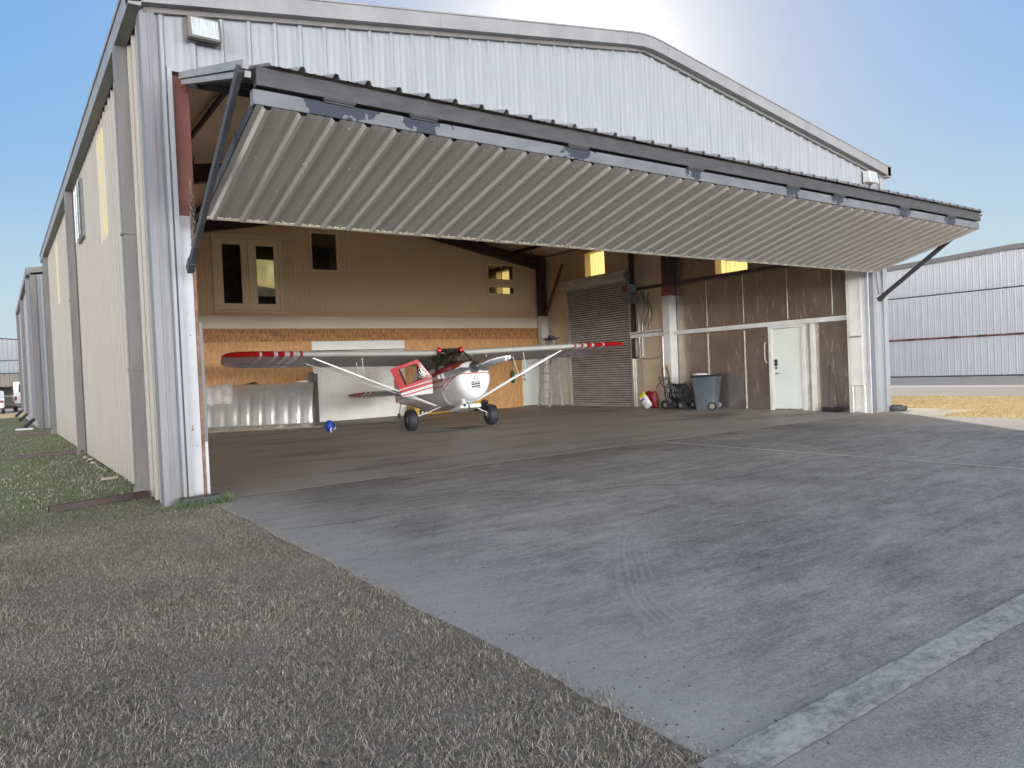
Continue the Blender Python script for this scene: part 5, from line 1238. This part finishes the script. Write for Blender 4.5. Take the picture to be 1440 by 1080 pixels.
# grass -------------------------------------------------------------
M['grass'] = bpy.data.materials.new('grass'); M['grass'].use_nodes = True
nt = M['grass'].node_tree; b = nt.nodes['Principled BSDF']; b.inputs['Roughness'].default_value = .95; b.inputs['Specular IOR Level'].default_value = .08
at = nt.nodes.new('ShaderNodeAttribute'); at.attribute_name = 'tone'; nt.links.new(at.outputs['Color'], b.inputs['Base Color'])
def grass(name, label, n, xr, yr, hgt, wid, tones, dens=None, lean=.9, z=-.0105, seed=1):
    r = np.random.default_rng(seed)
    x = r.uniform(*xr, n); y = r.uniform(*yr, n)
    keep = np.ones(n, bool) if dens is None else dens(x, y, r)
    x, y = x[keep], y[keep]; n = len(x)
    # clumping
    cl = np.array([mnoise.noise((a*5, b_*5, 1.7)) for a, b_ in zip(x[::1], y[::1])]) if n < 4000000 else np.zeros(n)
    cl2 = np.array([mnoise.noise((a*1.7, b_*1.7, 9.7)) for a, b_ in zip(x, y)]); h = hgt*(.3+1.1*r.uniform(0, 1, n)**1.6)*(1+.6*cl+.5*cl2); a = r.uniform(0, 2*PI, n); w = wid*r.uniform(.6, 1.3, n)
    ln = lean*r.uniform(.1, 1.3, n)*h; dx, dyv = np.cos(a), np.sin(a); px, py = -dyv, dx
    V = np.zeros((n, 5, 3), np.float32)
    V[:,0] = np.stack([x-px*w/2, y-py*w/2, np.full(n, z)], 1); V[:,1] = np.stack([x+px*w/2, y+py*w/2, np.full(n, z)], 1)
    mx, my, mz = x+dx*ln*.35, y+dyv*ln*.35, z+h*.6
    V[:,2] = np.stack([mx+px*w*.4, my+py*w*.4, mz], 1); V[:,3] = np.stack([mx-px*w*.4, my-py*w*.4, mz], 1)
    V[:,4] = np.stack([x+dx*ln, y+dyv*ln, z+h*r.uniform(.75, 1.05, n)], 1)
    idx = np.arange(n)*5
    q = np.stack([idx, idx+1, idx+2, idx+3], 1); t = np.stack([idx+3, idx+2, idx+4], 1)
    loops = np.concatenate([q, t], 1).reshape(-1); starts = np.empty(2*n, np.int32); starts[0::2] = np.arange(n)*7; starts[1::2] = np.arange(n)*7+4
    me = bpy.data.meshes.new(name); me.vertices.add(n*5); me.vertices.foreach_set('co', V.reshape(-1)); me.loops.add(7*n); me.loops.foreach_set('vertex_index', loops.astype(np.int32))
    me.polygons.add(2*n); me.polygons.foreach_set('loop_start', starts); tot = np.empty(2*n, np.int32); tot[0::2] = 4; tot[1::2] = 3
    me.polygons.foreach_set('loop_total', tot); me.update(calc_edges=True)
    c = tones(x, y, r, cl); ca_ = me.color_attributes.new('tone', 'FLOAT_COLOR', 'POINT'); cc = np.ones((n, 5, 4), np.float32); cc[:, :, :3] = c[:, None, :]
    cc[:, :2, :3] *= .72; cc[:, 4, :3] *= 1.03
    ca_.data.foreach_set('color', cc.reshape(-1)); me.materials.append(M['grass'])
    o = bpy.data.objects.new(name, me); COL.objects.link(o); return tag(o, label, 'grass', None, 'stuff')
STRAW = np.array([.58, .52, .45]); STRAW2 = np.array([.42, .375, .325]); GREEN = np.array([.13, .18, .06]); BROWN = np.array([.21, .175, .145])
def pal(r, n, p):
    k = r.choice(4, n, p=p); c = np.stack([STRAW, STRAW2, GREEN, BROWN])[k]; return c*r.uniform(.8, 1.15, (n, 1))
def t_fore(x, y, r, cl):
    c = pal(r, len(x), [.30, .36, .09, .25]); big = np.array([mnoise.noise((a_*1.3, b_*1.3, 5)) for a_, b_ in zip(x, y)]); c = c*(1+.22*np.clip(big, -.6, .6))[:, None]; g = pal(r, len(x), [.12, .18, .58, .12])
    f = np.clip((y+1.1)/.9, 0, 1)*.75; f = np.where(r.uniform(0, 1, len(x)) < f + .10*(cl > .15), 1, 0)[:, None]; return c*(1-f)+g*f
def d_fore(x, y, r):
    edge = np.array([.452+.05*mnoise.noise((0, b_*2.2, 4))+.035*mnoise.noise((0, b_*9, 7)) for b_ in y]) + .03*r.normal(0, 1, len(x))*(r.uniform(0, 1, len(x)) < .5)
    bare = np.array([mnoise.noise((a_*2.4, b_*2.4, 11)) for a_, b_ in zip(x, y)])
    return d_fore0(x, y, r) & (x < edge) & ((bare < .42) | (r.uniform(0, 1, len(x)) < .6))
def d_fore0(x, y, r): return (x < .60) & ((x > -1.9) | (r.uniform(0, 1, len(x)) < .12)) & (~((x > -.05) & (y > -.06)))
grass('dry_grass', 'dormant brown and grey lawn grass in the foreground', 850000, (-4.2, .60), (-7.9, .9), .019, .0021, t_fore, d_fore, 1.9)
def t_green(x, y, r, cl): 
    c = pal(r, len(x), [.05, .24, .57, .14]); return c*1.25
grass('green_grass', 'short green grass running along the left wall of the hangar', 190000, (-4.0, -.04), (.8, 38.), .028, .006, t_green, lambda x, y, r: (r.uniform(0, 1, len(x)) < np.clip(1.2-y/30, .25, 1))*(x > -3.9) > 0, 1.0, seed=3)
def t_gold(x, y, r, cl): return np.array([[.70, .53, .28]])*r.uniform(.75, 1.12, (len(x), 1))
grass('golden_grass', 'sunlit golden dry grass strip beyond the apron on the right', 190000, (14.1, 21.2), (-12, 12), .032, .010, t_gold, lambda x, y, r: ((y < -1.5) | (x > 16.2) | ((x > 15.5) & (y > 2.5))) , 1.0, seed=5)
def t_thatch(x, y, r, cl):
    c = pal(r, len(x), [.34, .34, .04, .28]); g = pal(r, len(x), [.20, .25, .35, .20]); f = (r.uniform(0, 1, len(x)) < np.clip((y+1.1)/.9, 0, 1)*.75)[:, None]; return np.where(f, g, c)*.9
grass('thatch', 'flat matted dead blades between the standing grass', 520000, (-2.6, .56), (-7.9, .9), .0065, .0028, t_thatch, d_fore, 5.0, seed=21)
# weeds at the post
def t_weed(x, y, r, cl): return np.array([[.11, .16, .08]])*r.uniform(.7, 1.3, (len(x), 1))
grass('weeds', 'taller green weeds sprouting at the foot of the left door post', 900, (.02, .62), (-.28, -.02), .085, .006, t_weed, None, .9, seed=9)

# ------------------------------------------------------------------ light and sky
SKY_A, SKY_B, SKY_C, SKY_SAT, REAR_FILL, GLOW = 6.1, 1.5, .05, 1.30, 8.0, .10
EL, AZS = math.radians(21.5), math.radians(41.5)     # azimuth from +Y towards +X
S = Vector((math.sin(AZS)*math.cos(EL), math.cos(AZS)*math.cos(EL), math.sin(EL)))
ld = bpy.data.lights.new('sun', 'SUN'); ld.energy = 4.6; ld.angle = math.radians(.55); ld.color = (1, .93, .82)
lo = bpy.data.objects.new('sun', ld); COL.objects.link(lo); lo.rotation_euler = S.to_track_quat('Z', 'Y').to_euler(); lo.location = (20, 20, 15)
w = bpy.data.worlds.new('World'); SC.world = w; w.use_nodes = True; nt = w.node_tree
bg = nt.nodes['Background']; sky = nt.nodes.new('ShaderNodeTexSky'); sky.sky_type = 'NISHITA'; sky.sun_disc = False
sky.sun_elevation = EL; sky.sun_rotation = AZS; sky.altitude = 50; sky.air_density = 1.0; sky.dust_density = .4; sky.ozone_density = 1.2
# soft shoulder on the sky so that the glare round the sun does not swamp it, and an added brightening opposite the sun that fills the shaded front and interior
bw = nt.nodes.new('ShaderNodeRGBToBW'); nt.links.new(sky.outputs[0], bw.inputs[0]); Lr = bw.outputs[0]
hs = nt.nodes.new('ShaderNodeHueSaturation'); hs.inputs['Saturation'].default_value = SKY_SAT; nt.links.new(sky.outputs[0], hs.inputs['Color'])
gain = math_node(nt, 'ADD', math_node(nt, 'DIVIDE', SKY_A, math_node(nt, 'ADD', Lr, SKY_B)), SKY_C)
tcw = nt.nodes.new('ShaderNodeTexCoord'); dt = nt.nodes.new('ShaderNodeVectorMath'); dt.operation = 'DOT_PRODUCT'
nt.links.new(tcw.outputs['Generated'], dt.inputs[0]); dt.inputs[1].default_value = (-.45, -.89, .05)
def smooth(v, a_, b_):
    m_ = nt.nodes.new('ShaderNodeMapRange'); m_.interpolation_type = 'SMOOTHSTEP'; m_.inputs['From Min'].default_value = a_; m_.inputs['From Max'].default_value = b_
    nt.links.new(v, m_.inputs['Value']); return m_.outputs[0]
vm = nt.nodes.new('ShaderNodeVectorMath'); vm.operation = 'SCALE'; nt.links.new(hs.outputs[0], vm.inputs[0]); nt.links.new(gain, vm.inputs['Scale'])
sz = nt.nodes.new('ShaderNodeSeparateXYZ'); nt.links.new(tcw.outputs['Generated'], sz.inputs[0])
hb = nt.nodes.new('ShaderNodeMixRGB'); hb.inputs['Color2'].default_value = (4.6, 5.9, 7.3, 1); nt.links.new(vm.outputs[0], hb.inputs['Color1'])
nt.links.new(math_node(nt, 'MULTIPLY', math_node(nt, 'SUBTRACT', 1.0, smooth(sz.outputs[2], -.02, .30)), .85), hb.inputs['Fac']); vm = hb
pale = nt.nodes.new('ShaderNodeVectorMath'); pale.operation = 'SCALE'; pale.inputs[0].default_value = (1.02, 1.0, 1.0); nt.links.new(math_node(nt, 'MULTIPLY', Lr, gain), pale.inputs['Scale'])
hp = nt.nodes.new('ShaderNodeMixRGB'); nt.links.new(vm.outputs[0], hp.inputs['Color1']); nt.links.new(pale.outputs[0], hp.inputs['Color2'])
nt.links.new(math_node(nt, 'MULTIPLY', math_node(nt, 'MAXIMUM', smooth(dt.outputs['Value'], -.45, .1), smooth(sz.outputs[2], .55, .8)), .74), hp.inputs['Fac']); vm = hp
sx = nt.nodes.new('ShaderNodeSeparateXYZ'); nt.links.new(tcw.outputs['Generated'], sx.inputs[0])
el_ = math_node(nt, 'SUBTRACT', 1.0, smooth(sx.outputs[2], .05, .6))
low = math_node(nt, 'SUBTRACT', 1.0, smooth(sx.outputs[2], .02, .14))
el_ = math_node(nt, 'ADD', math_node(nt, 'MULTIPLY', el_, .55), math_node(nt, 'MULTIPLY', low, 3.3))
rear_fill_ = math_node(nt, 'MULTIPLY', math_node(nt, 'MULTIPLY', smooth(dt.outputs['Value'], .05, .75), el_), REAR_FILL / .12)
d2 = nt.nodes.new('ShaderNodeVectorMath'); d2.operation = 'DOT_PRODUCT'; nt.links.new(tcw.outputs['Generated'], d2.inputs[0]); d2.inputs[1].default_value = tuple(S)
pw = math_node(nt, 'POWER', math_node(nt, 'MAXIMUM', d2.outputs['Value'], 0.0), 45.0)
pw2 = math_node(nt, 'POWER', math_node(nt, 'MAXIMUM', d2.outputs['Value'], 0.0), 140.0)
gl_ = math_node(nt, 'ADD', math_node(nt, 'MULTIPLY', pw, GLOW / .12), math_node(nt, 'MULTIPLY', pw2, 0.8 / .12))
h1 = nt.nodes.new('ShaderNodeVectorMath'); h1.operation = 'SCALE'; h1.inputs[0].default_value = (.985, .975, .965); nt.links.new(rear_fill_, h1.inputs['Scale'])
h2 = nt.nodes.new('ShaderNodeVectorMath'); h2.operation = 'SCALE'; h2.inputs[0].default_value = (1, .98, .93); nt.links.new(gl_, h2.inputs['Scale'])
a1 = nt.nodes.new('ShaderNodeVectorMath'); nt.links.new(vm.outputs[0], a1.inputs[0]); nt.links.new(h1.outputs[0], a1.inputs[1])
vm = nt.nodes.new('ShaderNodeVectorMath'); nt.links.new(a1.outputs[0], vm.inputs[0]); nt.links.new(h2.outputs[0], vm.inputs[1])
nt.links.new(vm.outputs[0], bg.inputs[0]); bg.inputs[1].default_value = .12

# ------------------------------------------------------------------ camera
cd = bpy.data.cameras.new('camera'); cam = bpy.data.objects.new('camera', cd); COL.objects.link(cam)
Mx = [[0.8144535281201365, 0.5783565473829373, 0.04657418417911584], [-0.5785826472724834, 0.8155643926929268, -0.009840815341346523], [-0.043675746219463345, -0.018932128002570617, 0.9988663592901041]]
R3 = Matrix(((Mx[0][0], Mx[0][2], -Mx[0][1]), (Mx[1][0], Mx[1][2], -Mx[1][1]), (Mx[2][0], Mx[2][2], -Mx[2][1])))
cam.matrix_world = Matrix.Translation((-1.46085, -8.588, 1.31008)) @ R3.to_4x4()
cd.sensor_width = 36; cd.sensor_fit = 'HORIZONTAL'; cd.lens = 1021.8243/1440*36; cd.clip_start = .05; cd.clip_end = 3000
SC.camera = cam
SC.view_settings.view_transform = 'Standard'; SC.view_settings.look = 'None'; SC.view_settings.exposure = 0; SC.view_settings.gamma = 1
SC.cycles.use_denoising = True; SC.cycles.max_bounces = 12; SC.cycles.diffuse_bounces = 7; SC.cycles.transparent_max_bounces = 12
